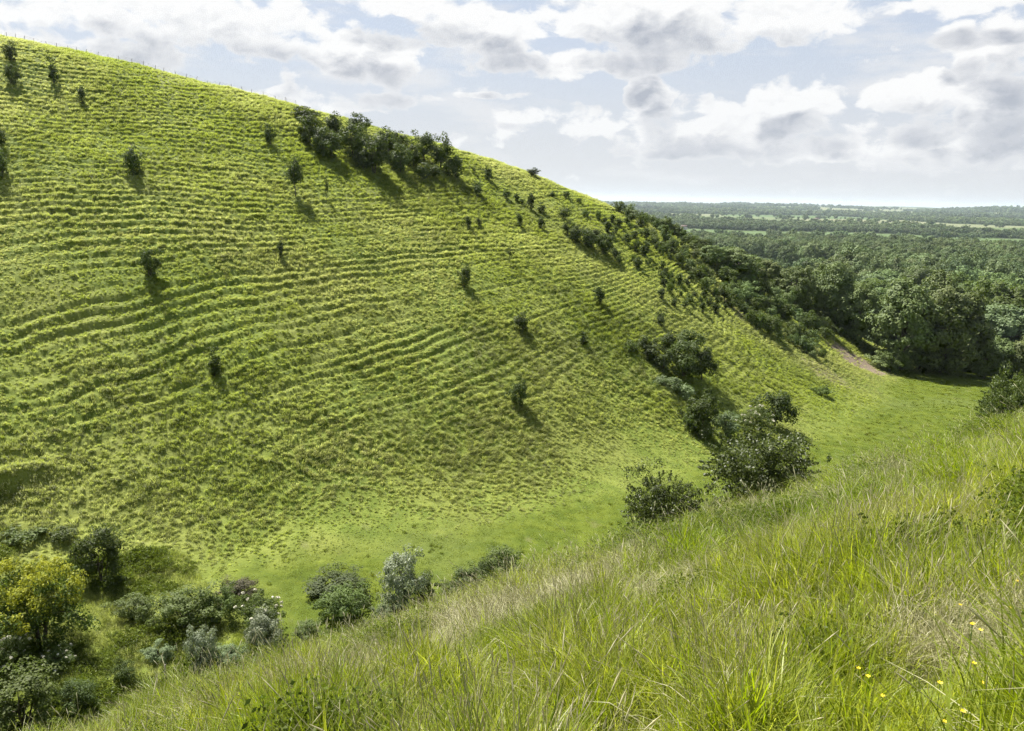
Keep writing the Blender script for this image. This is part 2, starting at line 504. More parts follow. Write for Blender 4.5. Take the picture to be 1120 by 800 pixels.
def proto(kind, g, seed_detail=1.0):
    """returns a list of parts (part_name, verts, faces, material key, tone)"""
    D = seed_detail
    if kind == 'bush':                 # rounded hawthorn, nominal 4 m tall, 4 m wide
        c, r = crown_clumps(g, 2.0, 2.0, 1.95, 2.05, int(46), .52, .44, zmin=.12)
        v, f, t = leaf_cloud(c, r, int(66 * D), .25, g, heart=(0, 0, 1.4))
        tv, tf = wood_mesh(g, 2.4, .09, c, 3, .45, limbs=9)
        return [('crown', v, f, 'hawthorn', t), ('trunk', tv, tf, 'bark', None)]
    if kind == 'slim':                 # narrow shrub 4 m tall, 1.9 m wide
        c, r = crown_clumps(g, .95, .95, 1.95, 2.1, 26, .42, .35, zmin=.3)
        v, f, t = leaf_cloud(c, r, int(62 * D), .24, g)
        tv, tf = wood_mesh(g, 3.0, .07, c, 2, .15, limbs=7)
        return [('crown', v, f, 'hawthorn', t), ('trunk', tv, tf, 'bark', None)]
    if kind == 'sapling':              # thin young tree, few leaves, 4 m
        c, r = crown_clumps(g, .6, .6, 1.4, 2.4, 12, .28, .4)
        v, f, t = leaf_cloud(c, r, 34, .2, g)
        tv, tf = wood_mesh(g, 3.6, .045, c, 1, 0, limbs=9)
        return [('crown', v, f, 'hawthorn', t), ('trunk', tv, tf, 'bark', None)]
    if kind == 'stem_tree':            # little tree on a clear trunk, 7.5 m
        c, r = crown_clumps(g, 2.0, 2.0, 2.6, 4.9, 42, .72, .34)
        v, f, t = leaf_cloud(c, r, 100, .27, g)
        tv, tf = wood_mesh(g, 5.6, .13, c, 1, 0, limbs=10)
        return [('crown', v, f, 'hawthorn', t), ('trunk', tv, tf, 'bark', None)]
    if kind in ('oak', 'wood'):        # broadleaf tree 15 m tall, 12 m wide
        c, r = crown_clumps(g, 6.0, 6.0, 6.8, 7.4, 130, 1.15, .17, zmin=.8, fill=.72)
        v, f, t = leaf_cloud(c, r, int(110 * D), .50, g, up=.45, heart=(0, 0, 5.5))
        tv, tf = wood_mesh(g, 9.5, .38, c, 1, 0, limbs=12)
        return [('crown', v, f, kind, t), ('trunk', tv, tf, 'bark', None)]
    if kind == 'scrub':                # low spreading scrub 2.2 m tall, 3.4 m wide
        c, r = crown_clumps(g, 1.7, 1.7, 1.05, .95, 26, .5, .3, zmin=.15)
        v, f, t = leaf_cloud(c, r, int(62 * D), .23, g)
        tv, tf = wood_mesh(g, 1.2, .05, c, 3, .5, limbs=8)
        return [('crown', v, f, 'bramble', t), ('trunk', tv, tf, 'bark', None)]
    if kind == 'near_bush':            # close hawthorn, 3.6 m tall, 3.8 m wide, leaf by leaf
        c, r = crown_clumps(g, 1.9, 1.8, 1.65, 1.85, 170, .36, .34, zmin=.15, fill=.35)
        v, f, t = leaf_cloud(c, r, 80, .10, g, shell=.25)
        # whippy shoots standing out all round
        k = 110
        d = unit(g.normal(size=(k, 3)) * [1, 1, .6] + [0, 0, .5])
        e = d * np.array([1.85, 1.75, 1.65]) * (.86 + .34 * g.random(k))[:, None] + [0, 0, 1.85]
        steps = np.concatenate([e - d * q_ for q_ in (0, .12, .24, .36)])
        v2, f2, t2 = leaf_cloud(steps, np.repeat([.05, .08, .10, .12], k), 12, .10, g, shell=.2)
        f = np.concatenate([f, f2 + len(v)]); v = np.concatenate([v, v2]); t = np.concatenate([t, t2])
        tv, tf = wood_mesh(g, 2.3, .05, c, 4, .55, limbs=44)
        return [('crown', v, f, 'hawthorn_near', t), ('trunk', tv, tf, 'bark', None)]
    if kind in ('silver', 'mid_bush', 'mid_purple', 'mid_pale', 'flowered', 'mid_bramble'):   # 40-80 m off: 4 m tall, 4 m wide
        key = {'silver': 'silver', 'mid_bush': 'hawthorn', 'mid_purple': 'purple', 'mid_pale': 'pale', 'flowered': 'bramble', 'mid_bramble': 'bramble'}[kind]
        c, r = crown_clumps(g, 2.0, 2.0, 1.9, 2.1, 80, .42, .32, zmin=.2)
        v, f, t = leaf_cloud(c, r, int(95 * D), .15, g, heart=(0, 0, 1.4))
        tv, tf = wood_mesh(g, 2.6, .08, c, 3, .4, limbs=14)
        out = [('crown', v, f, key, t), ('trunk', tv, tf, 'bark', None)]
        if kind == 'flowered':
            up = c[:, 2] > 1.2
            cc = c[up] + unit(c[up] - [0, 0, 1.4]) * .50
            sel = g.permutation(len(cc))[:26]
            for q_ in cc[sel]:
                fv, ff, ft = leaf_cloud([q_], [.13], 26, .15, g, up=.9, aspect=.9)
                out.append(('flower_head', fv, ff, 'flower', ft))
        return out
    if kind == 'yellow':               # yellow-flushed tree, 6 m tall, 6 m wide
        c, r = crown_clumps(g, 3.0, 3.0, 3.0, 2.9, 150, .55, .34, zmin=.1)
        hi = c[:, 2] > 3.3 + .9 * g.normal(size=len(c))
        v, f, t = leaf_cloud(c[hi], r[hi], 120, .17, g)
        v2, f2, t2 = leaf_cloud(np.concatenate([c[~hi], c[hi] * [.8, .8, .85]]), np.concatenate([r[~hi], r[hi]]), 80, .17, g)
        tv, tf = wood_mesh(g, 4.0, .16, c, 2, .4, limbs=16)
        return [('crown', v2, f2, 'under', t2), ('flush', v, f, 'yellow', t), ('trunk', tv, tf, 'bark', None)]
    raise KeyError(kind)

PROTO = {}
SIZE = {'bush': (4, 4), 'slim': (1.9, 4), 'sapling': (1.4, 4), 'stem_tree': (4., 7.6), 'oak': (12, 14.5), 'wood': (12, 14.5), 'scrub': (3.6, 2.2),
        'near_bush': (4.1, 3.8), 'silver': (4, 4), 'mid_bush': (4, 4), 'mid_purple': (4, 4), 'mid_pale': (4, 4), 'flowered': (4, 4), 'mid_bramble': (4, 4), 'yellow': (6.2, 6.2)}
NVAR = {'bush': 5, 'slim': 3, 'sapling': 2, 'stem_tree': 1, 'oak': 4, 'wood': 5, 'scrub': 4, 'near_bush': 3, 'silver': 2, 'mid_bush': 3,
        'mid_purple': 1, 'mid_pale': 2, 'flowered': 2, 'mid_bramble': 3, 'yellow': 1}

def proto_meshes(kind, var):
    if (kind, var) not in PROTO:
        g = np.random.default_rng(1000 + 37 * var + sum(map(ord, kind)))
        res = []
        for (pn, v, f, mk, t) in proto(kind, g):
            o = new_mesh_obj(pn, v, f, M[mk], link=False, smooth=(mk == 'bark'), fattr=None if t is None else {'tone': t})
            res.append(o)
        PROTO[(kind, var)] = res
    return PROTO[(kind, var)]

NUM = {}
def plant(name, kind, x, y, w, h, label, cat, group=None, z=None, matkey=None, sink=.12):
    """one plant: an Empty at its foot, its crown and trunk as children (copies share mesh data)"""
    i = NUM.get(kind, 0); NUM[kind] = i + 1
    src = proto_meshes(kind, i % NVAR[kind])
    e = bpy.data.objects.new(name, None); COL.objects.link(e)
    e.empty_display_size = .3
    if z is None: z = hz(x, y)
    sw, sh = w / SIZE[kind][0], h / SIZE[kind][1]
    e.location = (x, y, z - sink * min(sh, 1)); e.rotation_euler = (0, 0, random.random() * 6.283)
    e.scale = (sw * random.uniform(.95, 1.05), sw * random.uniform(.95, 1.05), sh)
    tag(e, label, cat, group)
    for s_ in src:
        c = s_.copy(); COL.objects.link(c); c.parent = e
        if matkey and s_.name.split('.')[0] == 'crown':
            c.material_slots[0].link = 'OBJECT'; c.material_slots[0].material = M[matkey]
    return e

def px(u, v_base, w, h, offz=0.0):
    """a point of ground seen at (u, v_base) in the photograph and the real size of something w x h there"""
    p = hit(u, v_base)
    while p is None or np.hypot(p[0], p[1]) > 300:
        v_base += 2
        p = hit(u, v_base)
    dist = float(np.dot(p, CF))
    return p[0], p[1], w * dist / FPX, h * dist / FPX

# ------------------------------------------------------------------ build
build_ground()

# --- bushes standing alone on the ridged far slope: (name, kind, u, v at the foot, width px, height px, label)
HB = [
 ('bush', 'bush', 12, 68, 15, 22, 'dark bush at the top left corner of the slope, close under the skyline'),
 ('bush', 'bush', 13, 92, 17, 22, 'dark bush just downhill of the one at the top left corner of the slope'),
 ('shrub', 'slim', 59, 92, 11, 27, 'slim upright shrub high on the slope, just below the fence on the skyline'),
 ('bush', 'slim', 90, 114, 9, 18, 'small narrow bush below and right of the slim shrub near the skyline'),
 ('bush', 'bush', 1, 162, 14, 20, 'upper of two dark bushes cut by the left edge of the photo'),
 ('bush', 'bush', 2, 193, 22, 28, 'lower and larger of two dark bushes cut by the left edge of the photo'),
 ('bush', 'bush', 146, 191, 24, 30, 'rounded dark bush alone on the upper left slope, left of the bare stemmed tree'),
 ('bush', 'bush', 295, 158, 14, 22, 'small dark bush left of the grove on the ridge, casting a short shadow'),
 ('tree', 'stem_tree', 323, 215, 23, 42, 'little tree on a clear bare trunk halfway up the slope, shadow at its foot'),
 ('sapling', 'sapling', 357, 221, 7, 25, 'thin wispy sapling just right of the bare stemmed little tree'),
 ('bush', 'slim', 307, 281, 8, 18, 'small pointed bush downhill of the bare stemmed little tree'),
 ('bush', 'bush', 164, 302, 24, 30, 'dark bush in the middle of the left slope, below the rounded bush'),
 ('shrub', 'slim', 235, 409, 14, 32, 'narrow upright shrub with a long shadow low on the left half of the slope'),
 ('shrub', 'slim', 512, 251, 8, 14, 'small shrub, left of a close pair beside each other on the middle slope'),
 ('shrub', 'bush', 524, 249, 8, 10, 'small round shrub, right of a close pair on the middle slope'),
 ('sapling', 'sapling', 501, 227, 5, 10, 'tiny thin sapling just below the right end of the ridge grove'),
 ('bush', 'bush', 522, 214, 14, 15, 'dark round bush downhill of the right end of the ridge grove'),
 ('bush', 'bush', 533, 196, 12, 14, 'dark bush just right of the ridge grove, close to the skyline'),
 ('sapling', 'sapling', 519, 191, 6, 9, 'thin pale sapling between the ridge grove and the bush beside it'),
 ('bush', 'bush', 554, 218, 10, 10, 'small round bush downhill of the lone tree on the skyline, leftmost of a row'),
 ('bush', 'bush', 565, 220, 7, 8, 'second small bush from the left in the row below the lone skyline tree'),
 ('bush', 'scrub', 571, 223, 8, 6, 'low bush, third from the left in the row below the lone skyline tree'),
 ('shrub', 'slim', 580, 229, 9, 18, 'upright shrub, rightmost of the row below the lone skyline tree'),
 ('shrub', 'slim', 592, 233, 9, 11, 'slender pale shrub just right of the row below the lone skyline tree'),
 ('shrub', 'slim', 568, 249, 8, 15, 'narrow dark shrub on the upper middle slope with another shrub to its right'),
 ('shrub', 'slim', 592, 251, 9, 13, 'narrow shrub to the right of a similar one on the upper middle slope'),
 ('shrub', 'sapling', 557, 288, 9, 19, 'wispy shrub with a slanting shadow, uphill right of the upright bush'),
 ('bush', 'bush', 508, 315, 17, 23, 'upright dark bush with a slanting shadow at the centre of the slope'),
 ('bush', 'bush', 571, 364, 22, 20, 'broad dark bush with a pale top on the lower middle slope'),
 ('bush', 'slim', 638, 378, 10, 15, 'small dark bush right of the broad pale topped one'),
 ('bush', 'slim', 655, 333, 12, 18, 'dark upright bush on the right of the slope below the scrub patch'),
 ('bush', 'bush', 568, 443, 23, 29, 'round bush with a long shadow, lowest on the open slope near the meadow'),
 ('bush', 'bush', 604, 215, 8, 8, 'small bush on the brow right of the lone skyline tree'),
 ('bush', 'bush', 619, 217, 10, 7, 'low bush on the brow, halfway from the lone skyline tree to the horizon'),
 ('bush', 'scrub', 633, 222, 9, 6, 'low bush on the brow nearest to where the slope meets the horizon'),
 ('bush', 'bush', 617, 240, 16, 12, 'small rounded bush above the dark scrub patch on the right of the slope'),
 ('bush', 'scrub', 640, 237, 12, 8, 'low bush on the brow above the dark scrub patch'),
 ('bush', 'bush', 722, 356, 14, 14, 'dark little bush just above the leafy thicket on the lower slope'),
 ('tree', 'bush', 583, 191, 17, 9, 'small rounded tree standing alone on the skyline right of the grove'),
]
for (nm, kd, u, v, w, h, lab) in HB:
    x, y, ww, hh = px(u, v, w, h)
    plant(nm, kd, x, y, ww, hh, lab, nm, 'bushes dotted over the far slope')

# --- the grove on the ridge
GR = [(334, 129, 32, 15, 'flat topped dark tree at the far left of the ridge grove, on the skyline'),
 (338, 156, 27, 30, 'dark bushy tree at the left end of the grove, below the flat topped one'),
 (352, 166, 26, 26, 'low dark tree at the front left of the ridge grove'),
 (366, 148, 26, 22, 'tree behind the left front of the ridge grove, breaking the skyline'),
 (361, 170, 30, 28, 'dark tree in the front row of the grove, third from the left'),
 (392, 143, 28, 20, 'domed tree standing highest above the middle of the ridge grove'),
 (387, 170, 34, 34, 'large dark tree at the centre front of the ridge grove'),
 (409, 187, 34, 36, 'dark tree at the front centre of the grove with the longest shadow below it'),
 (424, 168, 30, 26, 'mid green tree in the back row right of the domed tree'),
 (436, 160, 24, 16, 'small tree on the skyline between the domed tree and the tall right hand tree'),
 (438, 186, 28, 28, 'round mid green tree in the front row right of centre of the grove'),
 (453, 180, 22, 22, 'lighter bush in the right half of the grove between two darker trees'),
 (465, 174, 27, 27, 'tall dark tree on the skyline in the right half of the ridge grove'),
 (482, 184, 26, 34, 'broad dark tree near the right end of the ridge grove'),
 (497, 192, 22, 24, 'last dark tree at the right end of the ridge grove'),
 (462, 195, 17, 17, 'small pale green bush standing in front of the right half of the grove'),
 (398, 183, 20, 18, 'low bush tucked between the two largest front trees of the grove'),
 (474, 194, 18, 14, 'low shadowy bush at the foot of the broad right hand tree in the grove')]
for (u, v, w, h, lab) in GR:
    x, y, ww, hh = px(u, v + 2, w, h)
    plant('tree' if h > 20 else 'bush', 'bush', x, y, ww * 1.06, hh * 1.06, lab, 'tree' if h > 20 else 'bush', 'grove of dark trees on the ridge')

# --- thickets low on the far slope
TH = [('bush', 'scrub', 690, 384, 22, 12, None, 'low dull scrub at the left tip of the upper thicket'),
 ('bush', 'bush', 710, 392, 28, 22, None, 'dark bush at the left side of the upper thicket'),
 ('bush', 'bush', 732, 388, 26, 24, None, 'mid green bush at the top of the upper thicket'),
 ('bush', 'bush', 754, 384, 34, 24, None, 'broad bush at the upper right of the upper thicket'),
 ('bush', 'bush', 749, 412, 40, 40, None, 'tallest dark bush at the centre of the upper thicket'),
 ('bush', 'bush', 768, 416, 26, 36, None, 'dark bush at the right of the upper thicket with a pointed shadow'),
 ('bush', 'bush', 724, 404, 28, 22, None, 'rounded bush at the front left of the upper thicket'),
 ('bush', 'scrub', 730, 424, 34, 13, 'pale', 'pale greyish brambles spreading downhill of the upper thicket'),
 ('bush', 'scrub', 748, 432, 30, 13, 'pale', 'pale greyish brambles between the upper and lower thickets'),
 ('tree', 'bush', 768, 476, 40, 48, None, 'tall dark bush at the left of the lower thicket beside the meadow'),
 ('bush', 'bush', 757, 470, 22, 24, 'bramble', 'light leaved bush hugging the left side of the lower thicket'),
 ('bush', 'flowered', 772, 482, 20, 20, None, 'pale flowered bush in front of the tall dark bush of the lower thicket'),
 ('bush', 'bush', 795, 477, 30, 28, 'pale', 'dull green bush in the middle of the lower thicket'),
 ('bush', 'flowered', 824, 474, 36, 32, None, 'cream flowered bush in the lower thicket beside a dark round tree'),
 ('tree', 'bush', 849, 468, 38, 40, None, 'dark rounded tree at the right end of the lower thicket'),
 ('bush', 'scrub', 896, 431, 24, 10, None, 'low flat bramble patch on the meadow edge below the bare earth'),
 ('sapling', 'sapling', 905, 512, 8, 18, None, 'thin sapling rising behind the near slope beyond the large near bush'),
 ]
for (nm, kd, u, v, w, h, mk, lab) in TH:
    x, y, ww, hh = px(u, v, w, h)
    plant(nm, kd, x, y, ww * 1.08, hh, lab, nm, 'thickets at the foot of the far slope', matkey=mk)

# --- dark scrub patch on the right of the slope, and scrub scattered below it
SPATCH = [(621, 258, 14, 14), (630, 266, 20, 20), (645, 272, 22, 20), (660, 277, 20, 20), (652, 264, 18, 14), (666, 270, 14, 14), (638, 259, 14, 10), (673, 283, 12, 12)]
for (u, v, w, h) in SPATCH:
    x, y, ww, hh = px(u, v, w, h)
    plant('bush', 'bush', x, y, ww, hh, 'dark bush of the close scrub patch below the brow right of the lone skyline tree', 'bush', 'bushes of the dark scrub patch')

def in_poly(p, poly):
    x, y = p; c = False
    for i in range(len(poly)):
        (x1, y1), (x2, y2) = poly[i - 1], poly[i]
        if (y1 > y) != (y2 > y) and x < (x2 - x1) * (y - y1) / (y2 - y1) + x1: c = not c
    return c

def sprinkle(poly, n, gap):
    xs = [p[0] for p in poly]; ys = [p[1] for p in poly]
    out = []
    for _ in range(n * 40):
        p = (random.uniform(min(xs), max(xs)), random.uniform(min(ys), max(ys)))
        if in_poly(p, poly) and all((p[0] - q[0]) ** 2 + (1.6 * (p[1] - q[1])) ** 2 > gap * gap for q in out):
            out.append(p)
            if len(out) >= n: break
    return out

SCAT = [(648, 240), (700, 238), (740, 262), (770, 300), (800, 345), (770, 345), (735, 335), (700, 318), (672, 290), (690, 280)]
for (u, v) in sprinkle(SCAT, 66, 8):
    w = random.uniform(5, 11); h = w * random.uniform(.9, 1.7)
    x, y, ww, hh = px(u, v, w, h)
    plant('bush', random.choice(['bush', 'slim', 'slim', 'scrub']), x, y, ww, hh, 'small bush scattered with grass between on the slope below the right end of the brow', 'bush', 'small bushes scattered below the brow')

DENSE = [(672, 228), (700, 230), (735, 244), (770, 258), (800, 274), (850, 296), (900, 335), (940, 372), (978, 398), (960, 408), (925, 402), (890, 394), (860, 378), (828, 360), (796, 334), (772, 316), (736, 284), (706, 262)]
for (u, v) in sprinkle(DENSE, 190, 9):
    if in_poly((u, v), [(898, 372), (940, 370), (984, 408), (940, 420), (902, 402)]): continue
    w = random.uniform(11, 25) if u > 790 else random.uniform(8, 17)
    h = w * random.uniform(.65, 1.0)
    x, y, ww, hh = px(u, v, w, h)
    plant('bush', random.choice(['bush', 'bush', 'scrub']), x, y, ww, hh, 'leafy bush of the dense scrub that covers the sloping end of the far spur', 'bush', 'dense scrub over the end of the spur', matkey=random.choice(['oak', 'bramble', 'bramble', 'wood']))

# --- individual large trees on and behind the spur, and the wood at the valley mouth: (u, v foot, w, h)
for (u, v) in ((962, 402), (975, 403), (990, 404), (1004, 404), (1018, 405), (1032, 406), (1046, 406), (1058, 406)):
    x, y, ww, hh = px(u, v, random.uniform(22, 32), random.uniform(14, 24))
    plant('bush', 'bush', x, y, ww, hh, 'dark bush of the understorey closing the foot of the wood edge beyond the meadow', 'bush', 'bushes along the foot of the wood edge', matkey='oak')
BT = [(868, 337, 42, 48, 'round dark tree standing out of the scrub on the spur'),
 (907, 348, 50, 66, 'very dark tree with a deep shadow side behind the scrub, right of the round one'),
 (884, 318, 34, 34, 'dark tree between the round tree and the very dark tree, set further back'),
 (937, 374, 46, 66, 'tall dark tree at the edge of the wood above the bare earth'),
 (805, 302, 56, 30, 'low spreading tree at the upper edge of the scrub on the spur'),
 (778, 290, 30, 22, 'small dark tree at the upper edge of the scrub, left of the low spreading one'),
 (838, 300, 36, 30, 'bushy tree on the spur between the low spreading tree and the round dark one'),
 (985, 404, 80, 96, 'large domed tree on the left of the dark wood edge facing the meadow'),
 (1030, 408, 84, 98, 'large domed tree at the middle of the dark wood edge facing the meadow'),
 (1010, 400, 70, 104, 'tall broad tree rising behind the two domed trees at the wood edge'),
 (1100, 402, 84, 94, 'pale green rounded tree at the right edge of the meadow, cut by the photo edge'),
 (1060, 390, 56, 84, 'narrow tree in the gap between the domed trees and the pale rounded tree'),
 (1076, 414, 38, 38, 'dark round bush at the right end of the meadow below the pale rounded tree'),
 (1112, 412, 34, 36, 'small round tree at the right end of the meadow by the photo edge'),
 (974, 407, 30, 24, 'light green bush on the meadow edge right of the bare earth'),
 (950, 390, 20, 16, 'light green bush at the top of the bare earth'),
]
def at(u, dist):
    d = ray(u, 400.); k = dist / float(np.dot(d, CF))
    return d[0] * k, d[1] * k
for (u, v, w, h, lab) in BT:
    x, y, ww, hh = px(u, v, w, h)
    kd = 'oak' if h > 40 else 'mid_bush'
    if kd == 'mid_bush' and 'tree' in lab: kd = 'wood'
    plant('tree' if 'tree' in lab else 'bush', kd, x, y, ww, hh, lab, 'tree' if 'tree' in lab else 'bush', 'trees at the valley mouth',
          matkey='bramble' if ('pale' in lab or 'light' in lab) else None, sink=.3)

for i in range(34):
    t_ = 42 + 58 * (i + random.random()) / 34
    s_ = 219 + 6 * math.sin(t_ / 9.) + random.uniform(-2, 4)
    x, y = AX * s_ - AY * t_, AY * s_ + AX * t_
    w = random.uniform(4, 7)
    plant('bush', 'bush', x, y, w, w * random.uniform(.7, 1.1), 'dark bush of the understorey closing the foot of the wood edge beyond the meadow', 'bush', 'bushes along the foot of the wood edge', matkey='oak')

g = np.random.default_rng(21)
pts = []
cand = []
for _ in range(16000):
    a = g.uniform(R(6), R(50)); r = math.sqrt(g.uniform(195 ** 2, 470 ** 2))
    cand.append((math.sin(a) * r, math.cos(a) * r))
big = []
for c in cand:
    s_, t_ = st(*c)
    if s_ < 214 + 6 * math.sin(t_ / 9.): continue
    if s_ < 245 and t_ < 20: continue
    r_ = math.hypot(*c)
    gap = 9.6 + .012 * (r_ - 200)
    if all((c[0] - q[0]) ** 2 + (c[1] - q[1]) ** 2 > gap * gap for q in big): big.append(c)
big.sort(key=lambda c: c[0] ** 2 + c[1] ** 2)
WOOD_OUT = []
for i, (x, y) in enumerate(big):
    u_, v_, c_ = project((x, y, -45))
    if i < 245:
        r_ = math.hypot(x, y)
        h = random.uniform(10.5, 20.5) * (0.9 if r_ < 250 else 1.0); w = h * random.uniform(.85, 1.15)
        plant('tree', 'wood', x, y, w, h, 'broadleaf tree of the close wood beyond the valley mouth, one crown among many', 'tree', 'broadleaf trees of the wood beyond the valley', sink=.3, matkey=random.choice([None, None, 'oak', 'bramble', 'pale']))
    else:
        WOOD_OUT.append((x, y))

# --- bushes in the foreground and at the head of the valley
def near_plant(nm, kd, u, back, w, v_top, lab, group, matkey=None, dz=0):
    for v in np.arange(380, 800, 2.):
        p = hit(u, v)
        if p is not None and np.dot(p, CF) < 44: break
    dist = float(np.dot(p, CF)) + back
    x, y = at(u, dist)
    z = hz(x, y)
    d = ray(u, v_top); k = dist / float(np.dot(d, CF)); ztop = d[2] * k
    plant(nm, kd, x, y, w * dist / FPX, max(.6, ztop - z + .12), lab, nm, group, matkey=matkey)
FG = 'bushes along the lower edge of the near slope'
near_plant('bush', 'near_bush', 838, .6, 134, 468, 'large rounded bush at the edge of the near slope, biggest in the foreground', FG)
near_plant('bush', 'near_bush', 733, .6, 88, 524, 'smaller rounded bush at the edge of the near slope, left of the large one', FG)
near_plant('bush', 'near_bush', 1112, .5, 60, 402, 'leafy bush at the right edge of the photo above the tall grass', FG)
near_plant('bush', 'near_bush', 1092, 2.5, 34, 424, 'lower leafy bush left of the one at the right edge of the photo', FG)

HV = [('bush', 'silver', 436, 662, 54, 68, None, 'silvery grey leaved bush, tallest of the cluster at the meadow edge'),
 ('bush', 'mid_bush', 372, 652, 76, 24, 'hawthorn', 'dark spreading bush left of the silvery one'),
 ('bush', 'mid_bramble', 376, 676, 56, 38, None, 'green bush with few pale flowers in front of the dark spreading one'),
 ('bush', 'mid_pale', 425, 678, 40, 26, None, 'pale low bush at the foot of the silvery one'),
 ('bush', 'mid_bush', 462, 660, 34, 30, None, 'green bush on the right side of the silvery one'),
 ('bush', 'mid_bramble', 550, 634, 54, 36, None, 'small rounded bush at the right of a low pair by the meadow'),
 ('bush', 'mid_bush', 518, 646, 46, 34, None, 'dark low bush at the left of a low pair by the meadow'),
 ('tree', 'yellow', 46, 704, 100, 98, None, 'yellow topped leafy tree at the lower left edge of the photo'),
 ('bush', 'mid_bush', 113, 642, 62, 72, None, 'dark rounded bush behind the yellow topped tree'),
 ('bush', 'mid_bush', 205, 688, 74, 46, 'bramble', 'dark leafy bush with a deep shadowed hollow at the head of the valley'),
 ('bush', 'mid_bramble', 240, 684, 44, 40, None, 'green bush just right of the shadowed hollow'),
 ('bush', 'mid_bramble', 146, 676, 48, 26, None, 'low light green bush left of the shadowed hollow'),
 ('bush', 'mid_purple', 262, 655, 44, 22, None, 'low dusky purplish bush behind the cream flowered one'),
 ('bush', 'flowered', 286, 694, 50, 50, None, 'cream flowered bush beside the pale silvery one at the head of the valley'),
 ('bush', 'silver', 290, 712, 46, 46, None, 'pale silvery bush in front of the cream flowered one'),
 ('sapling', 'silver', 222, 732, 34, 56, None, 'thin pale silvery sapling standing alone left of the silvery bush'),
 ('bush', 'mid_pale', 250, 728, 40, 26, None, 'low pale bush between the silvery sapling and the silvery bush'),
 ('bush', 'mid_bush', 136, 748, 28, 28, None, 'small dark bush in the grass left of the silvery sapling'),
 ('bush', 'mid_pale', 172, 720, 34, 18, None, 'low tangled shrub uphill of the small dark bush near the silvery sapling'),
 ('bush', 'mid_bush', 28, 800, 92, 70, 'bramble', 'dense dark bush filling the bottom left corner of the photo'),
 ('bush', 'mid_bush', 84, 778, 46, 40, None, 'dark bush right of the one filling the bottom left corner'),
 ('bush', 'flowered', 10, 735, 50, 46, None, 'cream flowered bush under the yellow topped tree at the left photo edge'),
 ('bush', 'flowered', 66, 735, 36, 26, None, 'low cream flowered bush at the foot of the yellow topped tree'),
 ('bush', 'scrub', 28, 590, 56, 13, None, 'low green bramble bank left of the dark rounded bush'),
 ('bush', 'scrub', 68, 590, 36, 11, None, 'low green bramble bank touching the dark rounded bush'),
 ('bush', 'mid_bramble', 338, 700, 40, 20, None, 'low green shrub between the silvery bush and the dark spreading one'),
 ('bush', 'mid_bramble', 495, 650, 30, 14, None, 'low green shrub between the silvery bush and the low pair by the meadow'),
 ]
def hit_far(u, v):
    # the ground beyond the brow of the near slope that lies behind (u, v)
    for dv in range(0, 60, 2):
        p = hit(u, v - dv)
        if p is not None and np.dot(p, CF) > 38: return p, dv
    return p, 0
for (nm, kd, u, v, w, h, mk, lab) in HV:
    p, dv = hit_far(u, v)
    dist = float(np.dot(p, CF))
    k = dist / FPX
    plant(nm, kd, p[0], p[1], w * k, max(h - dv * .6, 12) * k, lab, nm, 'bushes at the head of the valley', matkey=mk)

# --- a dead, leafless shoot in the near grass
def thing(name, label, cat, loc, group=None):
    e = bpy.data.objects.new(name, None); COL.objects.link(e); e.location = loc; e.empty_display_size = .2
    return tag(e, label, cat, group)
p = hit(791, 614)
gg = np.random.default_rng(5)
tw = [tube([[0, 0, -.1], [.01, 0, .3], [.03, .02, .6], [.03, .03, .95]], [.009, .008, .006, .003], 5)]
for k in range(9):
    z0 = .25 + .07 * k; a = gg.random() * 6.28
    e = np.array([math.cos(a), math.sin(a), 1.1]) * gg.uniform(.12, .26)
    b0 = np.array([.02, .01, z0])
    tw.append(tube([b0, b0 + e * .5 + [0, 0, -.01], b0 + e], [.005, .004, .002], 4))
tv, tf = merge(tw)
o = new_mesh_obj('dead_sapling', tv, tf, M['twig'], smooth=True)
o.location = (p[0], p[1], hz(p[0], p[1])); o.scale = (.9, .9, .85)
tag(o, 'bare dark dead sapling standing in the tall grass below the large near bush', 'sapling')

# --- post and wire fence along the skyline
def skyline(u):
    for v in np.arange(0, 260, .5):
        h = hit(u, v)
        if h is not None: return h
fe = thing('ridge_fence', 'thin post and wire fence running along the skyline at the upper left', 'fence', (0, 0, 0))
fp = []
u = -30
while u < 330:
    h = skyline(u)
    # a little back from the brow
    dx, dy = h[0] * (1 + .8 / math.hypot(h[0], h[1])), h[1] * (1 + .8 / math.hypot(h[0], h[1]))
    fp.append(np.array([dx, dy, hz(dx, dy)])); u += random.uniform(9, 14.5)
fe.location = fp[0]
for q in fp:
    j = np.array([.14, .08, 0]) * random.uniform(-1, 1) + [0, 0, random.uniform(-.22, .05)]
    v, f = tube([q - fp[0] + [0, 0, -.3], q - fp[0] + [0, 0, .6], q - fp[0] + j + [0, 0, .98]], [.042, .042, .036], 7)
    n = len(v)
    cap = np.array([[n - 7 + i for i in range(7)]])
    new_mesh_obj('post', v, [f, cap], M['post'], fe)
for zz in (.35, .6, .82):
    v, f = tube([q - fp[0] + [0, 0, zz] for q in fp], [.012] * len(fp), 4)
    new_mesh_obj('wire', v, f, M['wire'], fe)

# --- one old post in the grass at the head of the valley
p, _ = hit_far(181, 742)
v, f = tube([[0, 0, -.3], [.01, 0, .6], [.03, .01, 1.25]], [.06, .058, .05], 8)
o = new_mesh_obj('fence_post', v, [f, np.array([[16, 17, 18, 19, 20, 21, 22, 23]])], M['post'])
o.location = (p[0], p[1], hz(p[0], p[1])); tag(o, 'single weathered post in rough grass left of the silvery sapling', 'post')

